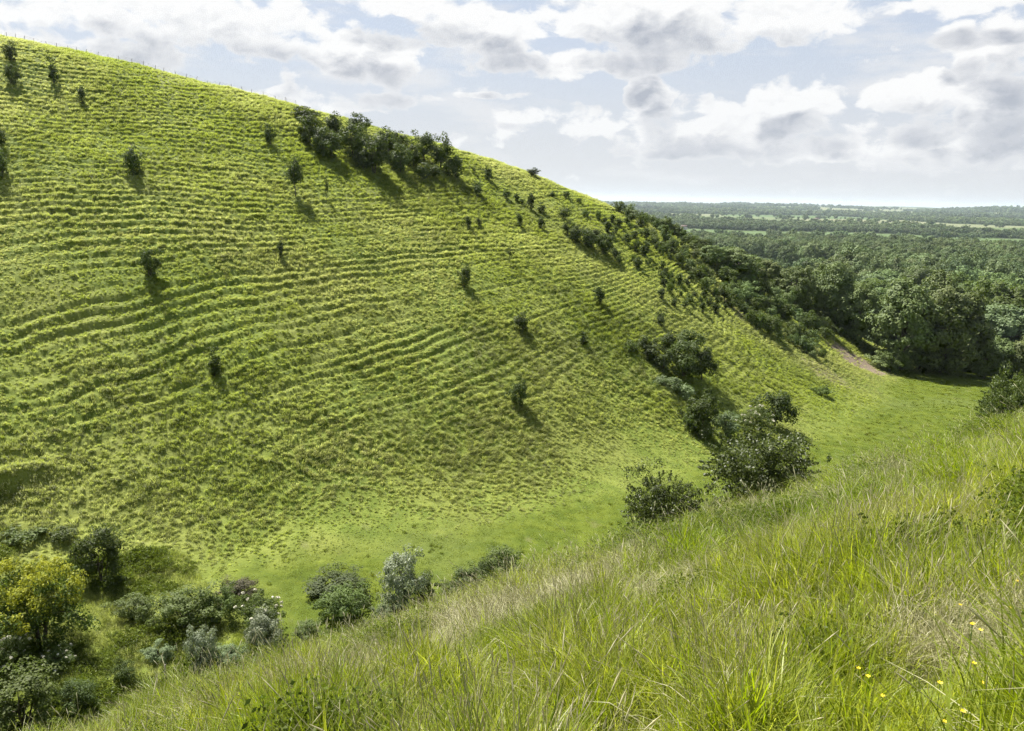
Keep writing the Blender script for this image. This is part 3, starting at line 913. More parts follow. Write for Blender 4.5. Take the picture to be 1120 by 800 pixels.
# --- yellow flowers in the near grass
FL = [(1049, 671), (1062, 690), (1068, 719), (1060, 709), (1103, 676), (1072, 763), (946, 767), (963, 777), (1051, 793), (1032, 797), (1024, 776), (1063, 742), (936, 757), (1112, 640)]
for i, (u, v) in enumerate(FL):
    p = hit(u, v, off=.36)
    if p is None: continue
    d = ray(u, v)
    z0 = hz(p[0], p[1]); hh = random.uniform(.34, .42)
    e = thing('buttercup', 'small yellow flower on a thin stalk in the tall grass at the lower right', 'flower', (p[0], p[1], z0), 'yellow flowers in the near grass')
    v_, f_ = tube([[0, 0, 0], [.01, .005, hh * .5], [.0, .0, hh]], [.002, .0018, .0014], 4)
    new_mesh_obj('stalk', v_, f_, M['stalk'], e)
    V = []; F = []
    for k in range(5):
        a = k * 2 * math.pi / 5; ca, sa = math.cos(a), math.sin(a)
        loc = [(0, 0, 0), (.007, .006, .004), (.0115, 0, .008), (.007, -.006, .004)]
        b = len(V)
        for (q, w_, zq) in loc: V.append((q * ca - w_ * sa, q * sa + w_ * ca, hh + zq))
        F.append((b, b + 3, b + 2, b + 1))
    new_mesh_obj('petals', np.array(V), np.array(F), M['petal'], e)

# --- a few far houses and a pale barn out on the plain
HOUSES = []
def house(u, v, w, d, h, rot, label):
    p = None
    dd = ray(u, v)
    ts = np.arange(300, 9000, 6.)
    q = dd[None] * ts[:, None]
    b = q[:, 2] < base_height(q[:, 0], q[:, 1]) + 9
    i = int(np.argmax(b))
    x, y = q[i, 0], q[i, 1]; z = float(base_height(np.array([x]), np.array([y]))[0])
    HOUSES.append((x, y))
    e = thing('farm_house', label, 'house', (x, y, z), 'pale buildings out on the plain'); e.rotation_euler = (0, 0, rot)
    V = np.array([(-w, -d, -1), (w, -d, -1), (w, d, -1), (-w, d, -1), (-w, -d, h), (w, -d, h), (w, d, h), (-w, d, h), (-w, 0, h + d * .8), (w, 0, h + d * .8)], float)
    new_mesh_obj('wall', V, [np.array([(0, 1, 5, 4), (2, 3, 7, 6)]), np.array([(0, 4, 8, 7, 3), (1, 2, 6, 9, 5)])], M['wall'], e)
    o_ = .5
    Rv = np.array([(-w - o_, -d - o_, h - .35), (w + o_, -d - o_, h - .35), (w + o_, 0, h + d * .8 + .2), (-w - o_, 0, h + d * .8 + .2), (-w - o_, d + o_, h - .35), (w + o_, d + o_, h - .35)])
    Rv2 = np.concatenate([Rv, Rv + [0, 0, .3]])
    new_mesh_obj('roof', Rv2, np.array([(0, 3, 2, 1), (3, 4, 5, 2), (6, 7, 8, 9), (9, 8, 11, 10), (0, 1, 7, 6), (4, 10, 11, 5), (0, 6, 9, 3), (3, 9, 10, 4), (1, 2, 8, 7), (2, 5, 11, 8)]), M['slate'], e)
    for xx in (-w * .5, 0, w * .5):
        wv = np.array([(xx - .7, -d - .05, 1.2), (xx + .7, -d - .05, 1.2), (xx + .7, -d - .05, 2.8), (xx - .7, -d - .05, 2.8)])
        new_mesh_obj('window', np.concatenate([wv, wv + [0, .04, 0]]), np.array([(0, 1, 2, 3), (0, 4, 5, 1), (1, 5, 6, 2), (2, 6, 7, 3), (3, 7, 4, 0)]), M['hole'], e)
house(748, 247, 7, 4.5, 6, .2, 'small pale house at the left of the wooded plain, above the end of the spur')
house(893, 239, 10, 5, 6, -.2, 'pale house in the middle of the wooded plain')

# ------------------------------------------------------------------ scattered stuff (grass, far woods)
def scatter(name, P, rot, scl, idx, tint, sources, label, cat):
    me = bpy.data.meshes.new(name)
    n = len(P)
    me.vertices.add(n); me.vertices.foreach_set('co', np.asarray(P, np.float32).ravel())
    a = me.attributes.new('rot', 'FLOAT_VECTOR', 'POINT'); a.data.foreach_set('vector', np.asarray(rot, np.float32).ravel())
    a = me.attributes.new('scl', 'FLOAT_VECTOR', 'POINT'); a.data.foreach_set('vector', np.asarray(scl, np.float32).ravel())
    a = me.attributes.new('idx', 'INT', 'POINT'); a.data.foreach_set('value', np.asarray(idx, np.int32))
    a = me.attributes.new('tint', 'FLOAT', 'POINT'); a.data.foreach_set('value', np.asarray(tint, np.float32))
    o = bpy.data.objects.new(name, me); COL.objects.link(o)
    tag(o, label, cat, kind='stuff')
    src = bpy.data.collections.new(name + '_sources')
    for s_ in sources: src.objects.link(s_)
    ng = bpy.data.node_groups.new(name + '_scatter', 'GeometryNodeTree')
    ng.interface.new_socket('Geometry', in_out='INPUT', socket_type='NodeSocketGeometry')
    ng.interface.new_socket('Geometry', in_out='OUTPUT', socket_type='NodeSocketGeometry')
    t = NT(ng)
    gi = t.node('NodeGroupInput'); go = t.node('NodeGroupOutput')
    ci = t.node('GeometryNodeCollectionInfo'); ci.inputs['Collection'].default_value = src
    ci.inputs['Separate Children'].default_value = True; ci.inputs['Reset Children'].default_value = True
    def na(nm, ty):
        nd = t.node('GeometryNodeInputNamedAttribute', data_type=ty); nd.inputs['Name'].default_value = nm
        return nd.outputs[0]
    er = t.node('FunctionNodeEulerToRotation'); t.l.new(na('rot', 'FLOAT_VECTOR'), er.inputs[0])
    ip = t.node('GeometryNodeInstanceOnPoints'); ip.inputs['Pick Instance'].default_value = True
    mp = t.node('GeometryNodeMeshToPoints')
    t.l.new(gi.outputs[0], mp.inputs[0])
    t.l.new(mp.outputs[0], ip.inputs['Points']); t.l.new(ci.outputs[0], ip.inputs['Instance'])
    t.l.new(na('idx', 'INT'), ip.inputs['Instance Index'])
    t.l.new(er.outputs[0], ip.inputs['Rotation']); t.l.new(na('scl', 'FLOAT_VECTOR'), ip.inputs['Scale'])
    t.l.new(ip.outputs[0], go.inputs[0])
    md = o.modifiers.new('scatter', 'NODES'); md.node_group = ng
    return o

def blades(g, n, L, wid, spread, th0=.25, curl=.9, seg=4, lv=.35, foot=0., comb=None):
    """grass blades: curved tapering ribbons"""
    a = g.random(n) * 6.283; rr = spread * np.sqrt(g.random(n))
    bx = np.cos(a) * rr; by = np.sin(a) * rr
    az = a * .5 + g.random(n) * 6.283
    if comb is not None: az = g.normal(size=n) * comb      # laid over to one side
    Ls = L * (1 - lv + 2 * lv * g.random(n)); t0 = np.abs(g.normal(size=n)) * th0; k = curl * (.3 + 1.1 * g.random(n))
    ss = np.linspace(0, 1, seg + 1)
    V = np.zeros((n, seg + 1, 2, 3)); x = np.zeros(n); z = np.full(n, -foot)
    ca, sa = np.cos(az), np.sin(az)
    tw = g.normal(size=n) * .5
    for i, q in enumerate(ss):
        if i:
            th = t0 + k * (ss[i - 1] + q) / 2 * ((ss[i - 1] + q) / 2 + .2)
            x = x + np.sin(th) * Ls / seg; z = z + np.cos(th) * Ls / seg
        wd = wid * (.75 + .5 * ((np.arange(n) * 7) % 11) / 11.) * (1 - q ** 2.2 * .92) * .5
        sx, sy = -np.sin(az + tw * q), np.cos(az + tw * q)
        px_, py_ = bx + ca * x, by + sa * x
        V[:, i, 0] = np.stack([px_ - sx * wd, py_ - sy * wd, z], 1)
        V[:, i, 1] = np.stack([px_ + sx * wd, py_ + sy * wd, z], 1)
    base = (np.arange(n) * (seg + 1) * 2)[:, None]
    i = np.arange(seg)[None] * 2
    F = np.stack([base + i, base + i + 1, base + i + 3, base + i + 2], -1).reshape(-1, 4)
    tone = np.repeat(g.random(n), seg)
    return V.reshape(-1, 3), F, tone

def heads(g, n, L, spread, lean=.22):
    """flowering stems with a loose narrow seed head"""
    parts = []; tone = []
    for k in range(n):
        a = g.random() * 6.283; r = spread * math.sqrt(g.random())
        b = np.array([math.cos(a) * r, math.sin(a) * r, 0]); d = np.array([g.normal() * lean, g.normal() * lean, 1.])
        l = L * g.uniform(.75, 1.15)
        p1 = b + d * l * .6; p2 = b + d * l + np.array([d[0], d[1], -.3]) * l * .25
        st_ = tube([b, p1, p2], [.0018, .0015, .001], 3); parts.append(st_); tone += [.5] * len(st_[1])
        hd = tube([p2 - (p2 - p1) * .10, p2 + (p2 - p1) * .05, p2 + (p2 - p1) * .16], [.0012, .0032, .0008], 4); parts.append(hd); tone += [1.] * len(hd[1])
    v, f = merge(parts)
    return v, f, np.array(tone)

G = {}
G['long'] = grass_mat('long_grass_blades', [(.110, .172, .014), (.245, .305, .025), (.285, .315, .036), (.42, .42, .09)], 1.25, .5)
G['straw'] = grass_mat('straw_blades', [(.22, .23, .08), (.50, .48, .28), (.34, .32, .15), (.62, .57, .40)], 1.0, .4)
G['herb'] = grass_mat('herb_leaves', [(.060, .090, .014), (.125, .165, .024), (.10, .13, .024), (.18, .215, .04)], 1.2, .45, spec=.08)
G['rough'] = grass_mat('rough_grass_blades', [(.152, .192, .034), (.258, .296, .060), (.272, .292, .076), (.40, .405, .19)], 1.4, .6)
G['short'] = grass_mat('meadow_blades', [(.074, .105, .007), (.120, .155, .011), (.120, .142, .014), (.158, .176, .026)], 1.15, .4, spec=.1)

def gsrc(name, mats, vft):
    V, F, T = vft
    return new_mesh_obj(name, V, F, mats, link=False, fattr={'tone': T})
def cat_(*vs):
    V = []; F = []; T = []; o_ = 0
    for v, f, t in vs:
        V.append(v); F.append(f + o_); T.append(t); o_ += len(v)
    return np.concatenate(V), np.concatenate(F), np.concatenate(T)

g = np.random.default_rng(99)
near_src = []
for k in range(4): near_src.append(gsrc('grass_clump', G['long'], blades(g, 22, .48, .0115, .10, .26, .85)))
for k in range(2): near_src.append(gsrc('grass_clump', G['long'], blades(g, 34, .42, .0056, .11, .22, .7)))
for k in range(2): near_src.append(gsrc('grass_clump', G['straw'], cat_(blades(g, 24, .46, .0055, .15, .5, 1.3), heads(g, 2, .62, .1))))
near_src.append(gsrc('grass_clump', G['straw'], cat_(heads(g, 5, .75, .12), blades(g, 6, .5, .005, .1, .3, 1.))))
hv, hf, ht = leaf_cloud(np.stack([g.normal(size=16) * .12, g.normal(size=16) * .12, .08 + .34 * g.random(16)], 1), np.full(16, .08), 20, .032, g, aspect=.5)
near_src.append(gsrc('grass_clump', G['herb'], (hv, hf, ht)))
near_src.append(gsrc('grass_clump', G['long'], blades(g, 22, .62, .010, .08, .2, 1.0)))

# near slope: 4.5 clumps per 0.1 sq m close by, thinning with distance
def polar_points(n, r0, r1, a0, a1, p=1.0):
    r = r0 + (r1 - r0) * g.random(n) ** p
    a = np.radians(g.uniform(a0, a1, n))
    return np.sin(a) * r, np.cos(a) * r, r
x, y, r = polar_points(120000, 1.6, 46, -46, 48, .95)
xa, ya, ra = polar_points(52000, .5, 13, -180, 180, .6)
ka = (np.abs(np.degrees(np.arctan2(xa, ya))) > 45) | (ra < 2.7)
x, y, r = np.concatenate([x, xa[ka]]), np.concatenate([y, ya[ka]]), np.concatenate([r, ra[ka]])
s_, t_ = st(x, y)
clump = fbm(x / .62, y / .62, 199, 2)
k = (t_ < 40) & (np.hypot(x, y) > .5) & (g.random(len(x)) < .22 + .78 * sstep(-.3, .15, clump))
x, y, r, s_, t_ = x[k], y[k], r[k], s_[k], t_[k]
z = height(x, y)
straw = fbm(x / 3.4, y / 3.4, 201, 3)
dark = fbm(x / 2.2, y / 2.2, 203, 3)
tall = fbm(x / 1.6, y / 1.6, 205, 2)
for (u_, v_, rad_) in ((440, 730, 1.7), (400, 765, 1.6), (690, 632, 2.4), (620, 665, 1.5), (560, 690, 1.4), (480, 700, 1.6), (330, 770, 1.4), (745, 650, 1.3), (960, 540, 1.8), (1110, 735, .6)):
    q = hit(u_, v_)
    straw = straw * .96 + .8 * np.exp(-((x - q[0]) ** 2 + (y - q[1]) ** 2) / rad_ ** 2)
for (u_, v_, rad_) in ((1070, 740, .8), (1090, 690, .6), (690, 655, .8), (360, 735, .7), (1040, 640, .7)):
    q = hit(u_, v_)
    dark = dark + .26 * np.exp(-((x - q[0]) ** 2 + (y - q[1]) ** 2) / rad_ ** 2)
rnd = g.random(len(x))
idx = g.integers(0, 6, len(x))
idx = np.where(rnd < .06 + .82 * sstep(.18, .60, straw), g.integers(6, 8, len(x)), idx)
idx = np.where((g.random(len(x)) < .085), 8, idx)
idx = np.where((dark > .22) & (g.random(len(x)) < .42), 9, idx)
idx = np.where((tall > .25) & (g.random(len(x)) < .35) & (idx < 6), 10, idx)
tint = np.clip(.22 + .8 * fbm(x / 5., y / 5., 207, 3) + .2 * g.normal(size=len(x)), 0, 1)
scl = (.60 + .42 * g.random(len(x)) + .35 * tall + .55 * fbm(x / .62, y / .62, 199, 2)) * np.where(r > 14, 1.0 + .012 * (r - 14), 1.)
widen = np.clip(r / 9., 1., 2.6)
scl = np.where((r < 2.6), np.clip(scl, .2, .55), scl)
scl = scl * (1 - .45 * sstep(.2, .6, straw) * (idx < 6)) * (1 + .12 * (idx == 9))
rot = np.stack([.16 * g.normal(size=len(x)) - .06, .16 * g.normal(size=len(x)) + .10, g.random(len(x)) * 6.283], 1)
scatter('long_grass', np.stack([x, y, z - .01], 1), rot, np.stack([scl * widen ** .55, scl * widen ** .55, np.maximum(scl, .35)], 1), idx, tint, near_src,
        'tall tussocky meadow grass covering the near slope', 'grass')

# far slope: tussocks of drooping grass
rough_src = []
for k in range(4): rough_src.append(gsrc('tussock', G['rough'], blades(g, 28, .58, .042, .28, .40, 1.75, 4, foot=.04, comb=.5)))
for k in range(2): rough_src.append(gsrc('tussock', G['rough'], blades(g, 24, .40, .048, .34, .5, 1.7, 3, foot=.04, comb=1.0)))
for k in range(2):
    m_ = 12
    cc = np.stack([g.normal(size=m_) * .22, g.normal(size=m_) * .22, .08 + .22 * g.random(m_)], 1)
    rough_src.append(gsrc('tussock', G['herb'], leaf_cloud(cc, np.full(m_, .12), 12, .10, g, aspect=.55)))
x = g.uniform(-150, 150, 420000); y = g.uniform(50, 212, 420000)
s_, t_ = st(x, y)
tf_ = np.interp(s_, SF, TF); cap_ = np.interp(s_, SP, RP)
d_ = t_ - tf_ - 0.0
z0 = base_height(x, y); ridge_d = tf_ + (cap_ + 33) / .57 - t_
az = np.degrees(np.arctan2(x, y))
dens = np.clip(1.25 - np.hypot(x, y) / 330., .4, 1)
k = (d_ > -7 + 3 * fbm(x / 6., y / 6., 211, 2)) & (ridge_d > -9) & (np.abs(az) < 42) & (s_ < 208) & (g.random(len(x)) < dens * .95)
x, y, s_, t_, d_ = x[k], y[k], s_[k], t_[k], d_[k]
me_, ea_, wo_ = ground_masks(x, y, None)
k = (g.random(len(x)) > ea_ * .9) & (g.random(len(x)) > me_ * .85)
x, y, d_, me_ = x[k], y[k], d_[k], me_[k]
z = height(x, y)
lump = fbm(x / 1.3, y / 1.3, 213, 3)
tint = np.clip(.30 + .7 * fbm(x / 16., y / 16., 215, 4) + .15 * g.normal(size=len(x)), 0, 1)
sc_ = np.clip(.56 + .34 * lump + .20 * g.random(len(x)) + .35 * fbm(x / 14., y / 14., 214, 2), .28, 1.6)
sc_ = np.maximum(sc_ * (1 - .55 * me_) * (.6 + .4 * sstep(-3, 9, d_)), .2)
weed = fbm(x / 4.5, y / 4.5, 216, 3) + .3 * fbm(x / 30., y / 30., 217, 2)
ixr = np.where((weed > .42) & (g.random(len(x)) < .14), g.integers(6, 8, len(x)), g.integers(0, 6, len(x)))
yaw = -.72 + 1.1 * fbm(x / 7., y / 7., 218, 3) + .8 * fbm(x / 40., y / 40., 219, 2) + .25 * g.normal(size=len(x))
rot = np.stack([.10 * g.normal(size=len(x)), .10 * g.normal(size=len(x)) + .12, yaw], 1)
scatter('rough_grass', np.stack([x, y, z], 1), rot, np.stack([sc_ * 1.15, sc_ * 1.15, sc_], 1), ixr, tint, rough_src,
        'rough tussock grass covering the ridged far slope', 'grass')

# the valley floor: short turf
short_src = [gsrc('turf', G['short'], blades(g, 60, .10, .022, .55, .5, 1.2, 2, foot=.02)) for k in range(3)]
for k in range(2): short_src.append(gsrc('turf', G['short'], blades(g, 46, .26, .022, .22, .4, 1.3, 3, foot=.02)))
x = g.uniform(-60, 150, 90000); y = g.uniform(40, 230, 90000)
s_, t_ = st(x, y)
me_, ea_, wo_ = ground_masks(x, y, None)
k = (g.random(len(x)) < me_ - .15)
x, y = x[k], y[k]; z = height(x, y)
tint = np.clip(.35 + .8 * fbm(x / 9., y / 9., 221, 4), 0, 1)
rot = np.stack([.05 * g.normal(size=len(x)), .05 * g.normal(size=len(x)), g.random(len(x)) * 6.283], 1)
sc_ = .8 + .5 * g.random(len(x)) + .5 * np.maximum(fbm(x / 2., y / 2., 223, 2), 0)
scatter('meadow_turf', np.stack([x, y, z], 1), rot, np.stack([np.ones(len(x)), np.ones(len(x)), sc_], 1), np.where((g.random(len(x)) < .02 + .22 * sstep(.1, .5, fbm(x / 5., y / 5., 225, 3))), g.integers(3, 5, len(x)), g.integers(0, 3, len(x))), tint, short_src,
        'short bright green turf on the flat valley floor', 'grass')

# undergrowth at the head of the valley and along the foot of the near slope
und_src = []
for k in range(3):
    m_ = 26
    cc = np.stack([g.normal(size=m_) * .42, g.normal(size=m_) * .42, .12 + .32 * g.random(m_)], 1)
    und_src.append(gsrc('undergrowth_clump', G['herb'], leaf_cloud(cc, np.full(m_, .17), 16, .11, g, aspect=.55)))
for k in range(3): und_src.append(gsrc('undergrowth_clump', G['rough'], blades(g, 60, .55, .02, .45, .35, 1.2, 3, foot=.05)))
x = g.uniform(-75, 40, 60000); y = g.uniform(28, 105, 60000)
s_, t_ = st(x, y)
d_ = t_ - np.interp(s_, SF, TF)
me_, ea_, wo_ = ground_masks(x, y, None)
k = (t_ > 30) & (d_ < -2 + 8 * (s_ < 4)) & (s_ < 17 + 60 * (t_ < 42)) & (g.random(len(x)) > me_ * 1.3) & (np.abs(np.degrees(np.arctan2(x, y))) < 44)
x, y = x[k], y[k]
pat = fbm(x / 3.5, y / 3.5, 231, 3)
z = height(x, y)
ix = np.where(pat + .25 * g.normal(size=len(x)) > .28, g.integers(0, 3, len(x)), g.integers(3, 6, len(x)))
sc_ = .55 + .5 * g.random(len(x)) + .5 * np.maximum(pat, -.3)
rot = np.stack([.1 * g.normal(size=len(x)), .1 * g.normal(size=len(x)), g.random(len(x)) * 6.283], 1)
tint = np.clip(.3 + .7 * fbm(x / 6., y / 6., 233, 3), 0, 1)
scatter('undergrowth', np.stack([x, y, z], 1), rot, np.stack([sc_, sc_, sc_], 1), ix, tint, und_src, 'rank grass and nettles among the bushes at the head of the valley', 'undergrowth')

# --- woods and hedges out over the plain
far_src = []
for k in range(4):
    c, rd = crown_clumps(g, 6.0, 6.0, 6.0, 7.0, 66, 1.3, .18, zmin=1.0, fill=.7)
    v, f, t = leaf_cloud(c, rd, 64, .64, g, up=.45, heart=(0, 0, 5))
    far_src.append(new_mesh_obj('far_tree', v, f, M['far_wood'], link=False, fattr={'tone': t}))
for k in range(3):
    c, rd = crown_clumps(g, 6.4, 6.4, 5.2, 6.6, 20, 2.2, .25, zmin=1.0, fill=.6)
    v, f, t = leaf_cloud(c, rd, 20, 2.0, g, up=.5, heart=(0, 0, 4))
    far_src.append(new_mesh_obj('far_tree', v, f, M['far_wood'], link=False, fattr={'tone': t}))
PX = []; 
def ring(n, r0, r1, a0, a1):
    r = np.sqrt(g.uniform(r0 ** 2, r1 ** 2, n)); a = np.radians(g.uniform(a0, a1, n))
    return np.sin(a) * r, np.cos(a) * r, r
bands = [(380, 700, 1900, 0, 4, 1.2), (700, 1300, 6000, 0, 4, 1.15), (1300, 2600, 15000, 4, 7, 1.05), (2600, 5000, 20000, 4, 7, 1.3), (5000, 9800, 22000, 4, 7, 1.9)]
XX = []; YY = []; SS = []; II = []
for (r0, r1, n, i0, i1, sc0) in bands:
    x, y, r = ring(n, r0, r1, 0, 40)
    isf, ft, ed = field_of(x, y)
    s_, t_ = st(x, y)
    hedge = ed < 8 + .003 * r
    wn = fbm(x / 700., y / 700., 241, 3)
    k = (s_ > 225) & (~isf | (hedge & (g.random(n) < .4))) & ((wn > -.55) | hedge)
    if r0 < 600:
        k &= (r > 415)
    for hb in HOUSES:
        ax = np.array(hb) / np.hypot(*hb); al = x * ax[0] + y * ax[1]; ac = np.abs(x * ax[1] - y * ax[0])
        k &= ~((ac < 22) & (al > np.hypot(*hb) - 260) & (al < np.hypot(*hb) + 14))
    XX.append(x[k]); YY.append(y[k]); II.append(g.integers(i0, i1, k.sum())); SS.append(sc0 * (.6 + .75 * g.random(k.sum()) ** 1.5) * np.where(fbm(x[k] / 160., y[k] / 160., 243, 2) > .1, 1.12, .92))
wx = np.array([p_[0] for p_ in WOOD_OUT]); wy = np.array([p_[1] for p_ in WOOD_OUT])
kk = np.hypot(wx, wy) <= 415
XX.append(wx[kk]); YY.append(wy[kk]); II.append(g.integers(0, 4, kk.sum())); SS.append(.85 + .3 * g.random(kk.sum()))
x = np.concatenate(XX); y = np.concatenate(YY); ix = np.concatenate(II); sc_ = np.concatenate(SS)
z = base_height(x, y)
rot = np.stack([np.zeros(len(x)), np.zeros(len(x)), g.random(len(x)) * 6.283], 1)
scatter('far_woodland', np.stack([x, y, z - .3], 1), rot, np.stack([sc_, sc_, sc_ * (.85 + .35 * g.random(len(x)))], 1), ix, np.clip(.5 + .55 * fbm(x / 60., y / 60., 251, 2) + .6 * fbm(x / 420., y / 420., 253, 3) + .16 * g.normal(size=len(x)), 0, 1), far_src,
        'woods and hedgerows spreading over the plain to the horizon', 'woodland')

# ------------------------------------------------------------------ sun, sky, air
SUN_EL, SUN_AZ = R(55), R(-37)       # azimuth from straight ahead, to the left
L = Vector((math.sin(SUN_AZ) * math.cos(SUN_EL), math.cos(SUN_AZ) * math.cos(SUN_EL), math.sin(SUN_EL)))
sl = bpy.data.lights.new('sun', 'SUN'); sl.energy = 5.0; sl.angle = R(.53); sl.color = (1.0, .955, .88)
so = bpy.data.objects.new('sun', sl); COL.objects.link(so); so.rotation_euler = L.to_track_quat('Z', 'Y').to_euler(); so.location = (0, 0, 120)

world = bpy.data.worlds.new('World'); sc.world = world; world.use_nodes = True
t = NT(world.node_tree); t.n.clear()
wo = t.node('ShaderNodeOutputWorld'); bg = t.node('ShaderNodeBackground'); t.l.new(bg.outputs[0], wo.inputs[0])
sky = t.node('ShaderNodeTexSky'); sky.sky_type = 'NISHITA'; sky.sun_disc = False
sky.sun_elevation = SUN_EL; sky.sun_rotation = SUN_AZ; sky.air_density = 1.0; sky.dust_density = 1.2; sky.altitude = 100
tc = t.node('ShaderNodeTexCoord'); sx = t.node('ShaderNodeSeparateXYZ'); t.l.new(tc.outputs['Generated'], sx.inputs[0])
AZ = t.math('MULTIPLY', t.math('ARCTAN2', sx.outputs[0], sx.outputs[1]), 180 / math.pi)
EL = t.math('MULTIPLY', t.math('ARCSINE', sx.outputs[2]), 180 / math.pi)

# cloud layout: centre and half size in degrees of azimuth and elevation, weight
def sky_deg(u, v):
    d = ray(u, v); return math.degrees(math.atan2(d[0], d[1])), math.degrees(math.asin(d[2]))
CL = [(205, 25, 150, 30, .45), (330, 50, 60, 34, .30), (400, 62, 70, 26, .55), (105, 58, 70, 20, .45), (300, 108, 130, 14, .35), (440, 112, 60, 10, .3),
      (20, 42, 40, 12, .3), (440, 3, 70, 14, .5), (535, 36, 62, 24, .55), (630, 70, 120, 16, .45), (715, 22, 90, 34, .55), (850, 22, 72, 22, .5), (1060, 3, 84, 10, .5),
      (1052, 40, 22, 12, .4), (1108, 50, 36, 34, .55), (640, 132, 90, 16, .4), (712, 106, 22, 24, .55), (775, 140, 95, 26, .5), (866, 116, 50, 24, .6), (880, 165, 72, 14, .5),
      (745, 160, 60, 14, .45), (1000, 103, 44, 20, .6), (1010, 152, 90, 26, .45), (1092, 118, 36, 36, .6), (1090, 165, 60, 18, .4), (560, 104, 60, 4, .3), (540, 150, 70, 10, .22), (130, 95, 30, 6, .2)]
def group_io(name, ins, outs):
    gr = bpy.data.node_groups.new(name, 'ShaderNodeTree')
    for nm in ins: gr.interface.new_socket(nm, in_out='INPUT', socket_type='NodeSocketVector')
    for nm in outs: gr.interface.new_socket(nm, in_out='OUTPUT', socket_type='NodeSocketFloat')
    q = NT(gr)
    return gr, q, q.node('NodeGroupInput'), q.node('NodeGroupOutput')
def vmath(q, op, a, b, c=None):
    nd = q.node('ShaderNodeVectorMath', operation=op)
    q.put(nd.inputs[0], a); q.put(nd.inputs[1], b)
    if c is not None: q.put(nd.inputs[2], c)
    return nd.outputs['Value'] if op == 'DOT_PRODUCT' else nd.outputs[0]
# where the heaps of cloud stand (azimuth, elevation)
G_LAY, q, gi, go = group_io('cloud_layout', ['place'], ['amount'])
acc = None
for (u, v, hw, hh, wgt) in CL:
    a0, e0 = sky_deg(u, v)
    sa = 57.3 / FPX * hw * 1.55; se = 57.3 / FPX * hh * 1.55
    k = vmath(q, 'MULTIPLY_ADD', gi.outputs[0], (1 / sa, 1 / se, 0), (-a0 / sa, -e0 / se, 0))
    val = q.math('MULTIPLY_ADD', vmath(q, 'DOT_PRODUCT', k, k), -wgt * 1.2, wgt * .95)
    acc = val if acc is None else q.math('MAXIMUM', acc, val)
q.put(go.inputs[0], q.math('MAXIMUM', acc, -.09))
# billows
G_BIL, q, gi, go = group_io('cloud_billows', ['place'], ['amount'])
sc2 = vmath(q, 'MULTIPLY', gi.outputs[0], (1, 1.7, 1))
nz = q.noise(sc2, .28, 7, .58, dims='2D')
def puff(scale):
    vo = q.node('ShaderNodeTexVoronoi', voronoi_dimensions='2D', feature='F1'); q.put(vo.inputs['Vector'], sc2); vo.inputs['Scale'].default_value = scale
    return q.math('SUBTRACT', .45, vo.outputs['Distance'])
nz = q.math('ADD', nz, q.math('ADD', q.math('MULTIPLY', puff(.42), .20), q.math('MULTIPLY', puff(1.05), .10)))
q.put(go.inputs[0], q.math('MULTIPLY', q.math('SUBTRACT', nz, .5), .95))
def call(gr, vec):
    nd = t.node('ShaderNodeGroup'); nd.node_tree = gr; t.put(nd.inputs[0], vec); return nd.outputs[0]
pc = t.node('ShaderNodeCombineXYZ'); t.put(pc.inputs[0], AZ); t.put(pc.inputs[1], EL); P0 = pc.outputs[0]
wrp = t.noise(vmath(t, 'MULTIPLY', P0, (1, 1.7, 1)), .35, 2, .5, out=1, dims='2D')
PW = vmath(t, 'MULTIPLY_ADD', vmath(t, 'SUBTRACT', wrp, (.5, .5, .5)), (1.2, .7, 0), P0)
# other clouds all round the sky, out of the photograph
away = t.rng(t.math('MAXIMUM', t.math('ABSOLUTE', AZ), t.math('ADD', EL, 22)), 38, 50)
around = t.math('MULTIPLY', t.rng(t.noise(P0, .05, 2, dims='2D'), .5, .65), t.math('MULTIPLY', away, .40))
lay = t.math('MAXIMUM', call(G_LAY, PW), around)
up2 = t.math('MAXIMUM', call(G_LAY, vmath(t, 'ADD', PW, (-.7, 2.0, 0))), around)
b0 = call(G_BIL, PW); b3 = call(G_BIL, vmath(t, 'ADD', PW, (-.25, .42, 0)))
d0 = t.math('ADD', lay, b0)
d2 = t.math('ADD', up2, t.math('MULTIPLY', b3, .45))
cover = t.rng(d0, .15, .31)
big = t.rng(d2, .10, .46)
emb = t.rng(t.math('SUBTRACT', b3, b0), -.17, .2)
thick = t.rng(d0, .2, .6)
sh = t.math('MULTIPLY_ADD', emb, .36, t.math('MULTIPLY', big, .86))
sh = t.math('MULTIPLY', t.math('SUBTRACT', sh, .18), t.math('ADD', .35, t.math('MULTIPLY', thick, .75)), clamp=True)
ccol = t.mix(sh, (4.3, 4.3, 4.3, 1), (2.0, 2.15, 2.45, 1))
# thin high sheets between the heaps
thin = t.node('ShaderNodeCombineXYZ'); t.put(thin.inputs[0], t.math('MULTIPLY', AZ, .35)); t.put(thin.inputs[1], t.math('MULTIPLY', EL, 1.6))
sheet = t.math('MULTIPLY', t.rng(t.noise(thin.outputs[0], .28, 5, .55, dims='2D'), .48, .72), t.math('MULTIPLY', t.math('SUBTRACT', 1., away), .75))
veil = t.math('MULTIPLY', t.math('ADD', t.math('MULTIPLY', t.rng(EL, 1, 13, 1, 0), .20), .78), t.math('SUBTRACT', 1., t.math('MULTIPLY', away, .8)))  # veil withdrawn outside the view: unseen sky darkened to cut fill light
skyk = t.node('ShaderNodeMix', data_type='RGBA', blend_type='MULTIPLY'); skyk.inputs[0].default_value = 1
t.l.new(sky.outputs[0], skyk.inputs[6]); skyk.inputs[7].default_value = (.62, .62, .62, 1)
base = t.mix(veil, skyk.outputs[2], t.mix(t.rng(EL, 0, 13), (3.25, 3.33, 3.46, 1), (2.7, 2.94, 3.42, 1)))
base = t.mix(sheet, base, (3.6, 3.65, 3.75, 1))
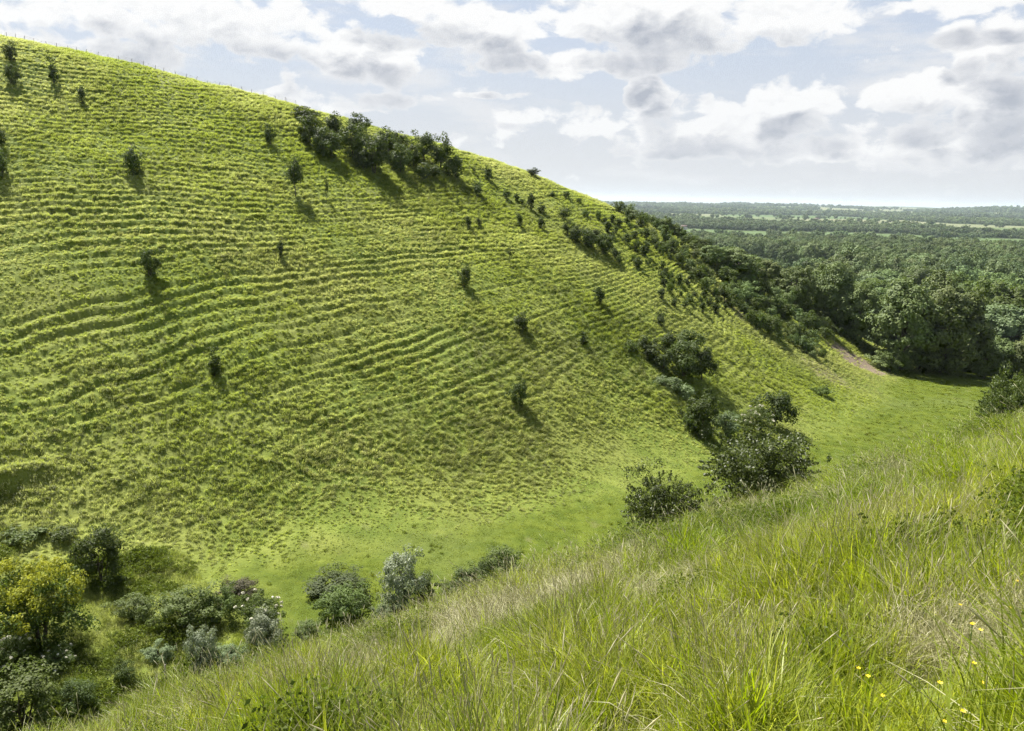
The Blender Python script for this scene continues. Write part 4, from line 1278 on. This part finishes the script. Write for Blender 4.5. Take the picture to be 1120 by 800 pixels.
final = t.mix(t.math('MULTIPLY', cover, t.math('ADD', .72, t.math('MULTIPLY', t.rng(EL, 2, 9), .26))), base, ccol)
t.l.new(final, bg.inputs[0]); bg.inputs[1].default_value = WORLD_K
world.cycles.sampling_method = 'MANUAL'; world.cycles.sample_map_resolution = 512

def haze():
    xs, y0, y1 = 21500., -21500., 21500.
    zb, zt = -72., 90.
    V = np.array([(x_, y_, z_) for z_ in (zb, zt) for y_ in (y0, y1) for x_ in (-xs, xs)], float)
    F = np.array([(0, 2, 3, 1), (4, 5, 7, 6), (0, 1, 5, 4), (2, 6, 7, 3), (0, 4, 6, 2), (1, 3, 7, 5)])
    m = bpy.data.materials.new('haze_air'); m.use_nodes = True
    tt = NT(m.node_tree); tt.n.clear(); out = tt.node('ShaderNodeOutputMaterial')
    pv = tt.node('ShaderNodeVolumePrincipled')
    pv.inputs['Color'].default_value = (.74, .86, 1.0, 1); pv.inputs['Density'].default_value = HAZE_D; pv.inputs['Anisotropy'].default_value = .3
    tt.l.new(pv.outputs[0], out.inputs['Volume'])
    o = new_mesh_obj('haze', V, F, m); tag(o, 'thin summer haze over the valley and the plain', 'haze', kind='stuff')
haze()

# ------------------------------------------------------------------ camera and render settings
cd = bpy.data.cameras.new('camera'); cam = bpy.data.objects.new('camera', cd); COL.objects.link(cam)
cd.sensor_width = 36.; cd.lens = FPX / W0 * 36.; cd.clip_start = .05; cd.clip_end = 60000
mw = Matrix(((CR[0], CU[0], -CF[0], 0), (CR[1], CU[1], -CF[1], 0), (CR[2], CU[2], -CF[2], 0), (0, 0, 0, 1)))
cam.matrix_world = mw
sc.camera = cam
sc.render.engine = 'CYCLES'
sc.view_settings.view_transform = 'Standard'; sc.view_settings.look = 'None'
sc.view_settings.exposure = EXPOSURE; sc.view_settings.gamma = 1
sc.cycles.use_denoising = True
try: sc.cycles.denoiser = 'OPENIMAGEDENOISE'
except Exception: pass
sc.cycles.denoising_prefilter = 'NONE'
sc.cycles.max_bounces = 4; sc.cycles.diffuse_bounces = 2; sc.cycles.glossy_bounces = 2; sc.cycles.transmission_bounces = 3; sc.cycles.volume_bounces = 1; sc.cycles.transparent_max_bounces = 6
sc.cycles.use_adaptive_sampling = True; sc.cycles.adaptive_threshold = .02; sc.cycles.adaptive_min_samples = 16
sc.cycles.sample_clamp_indirect = 6
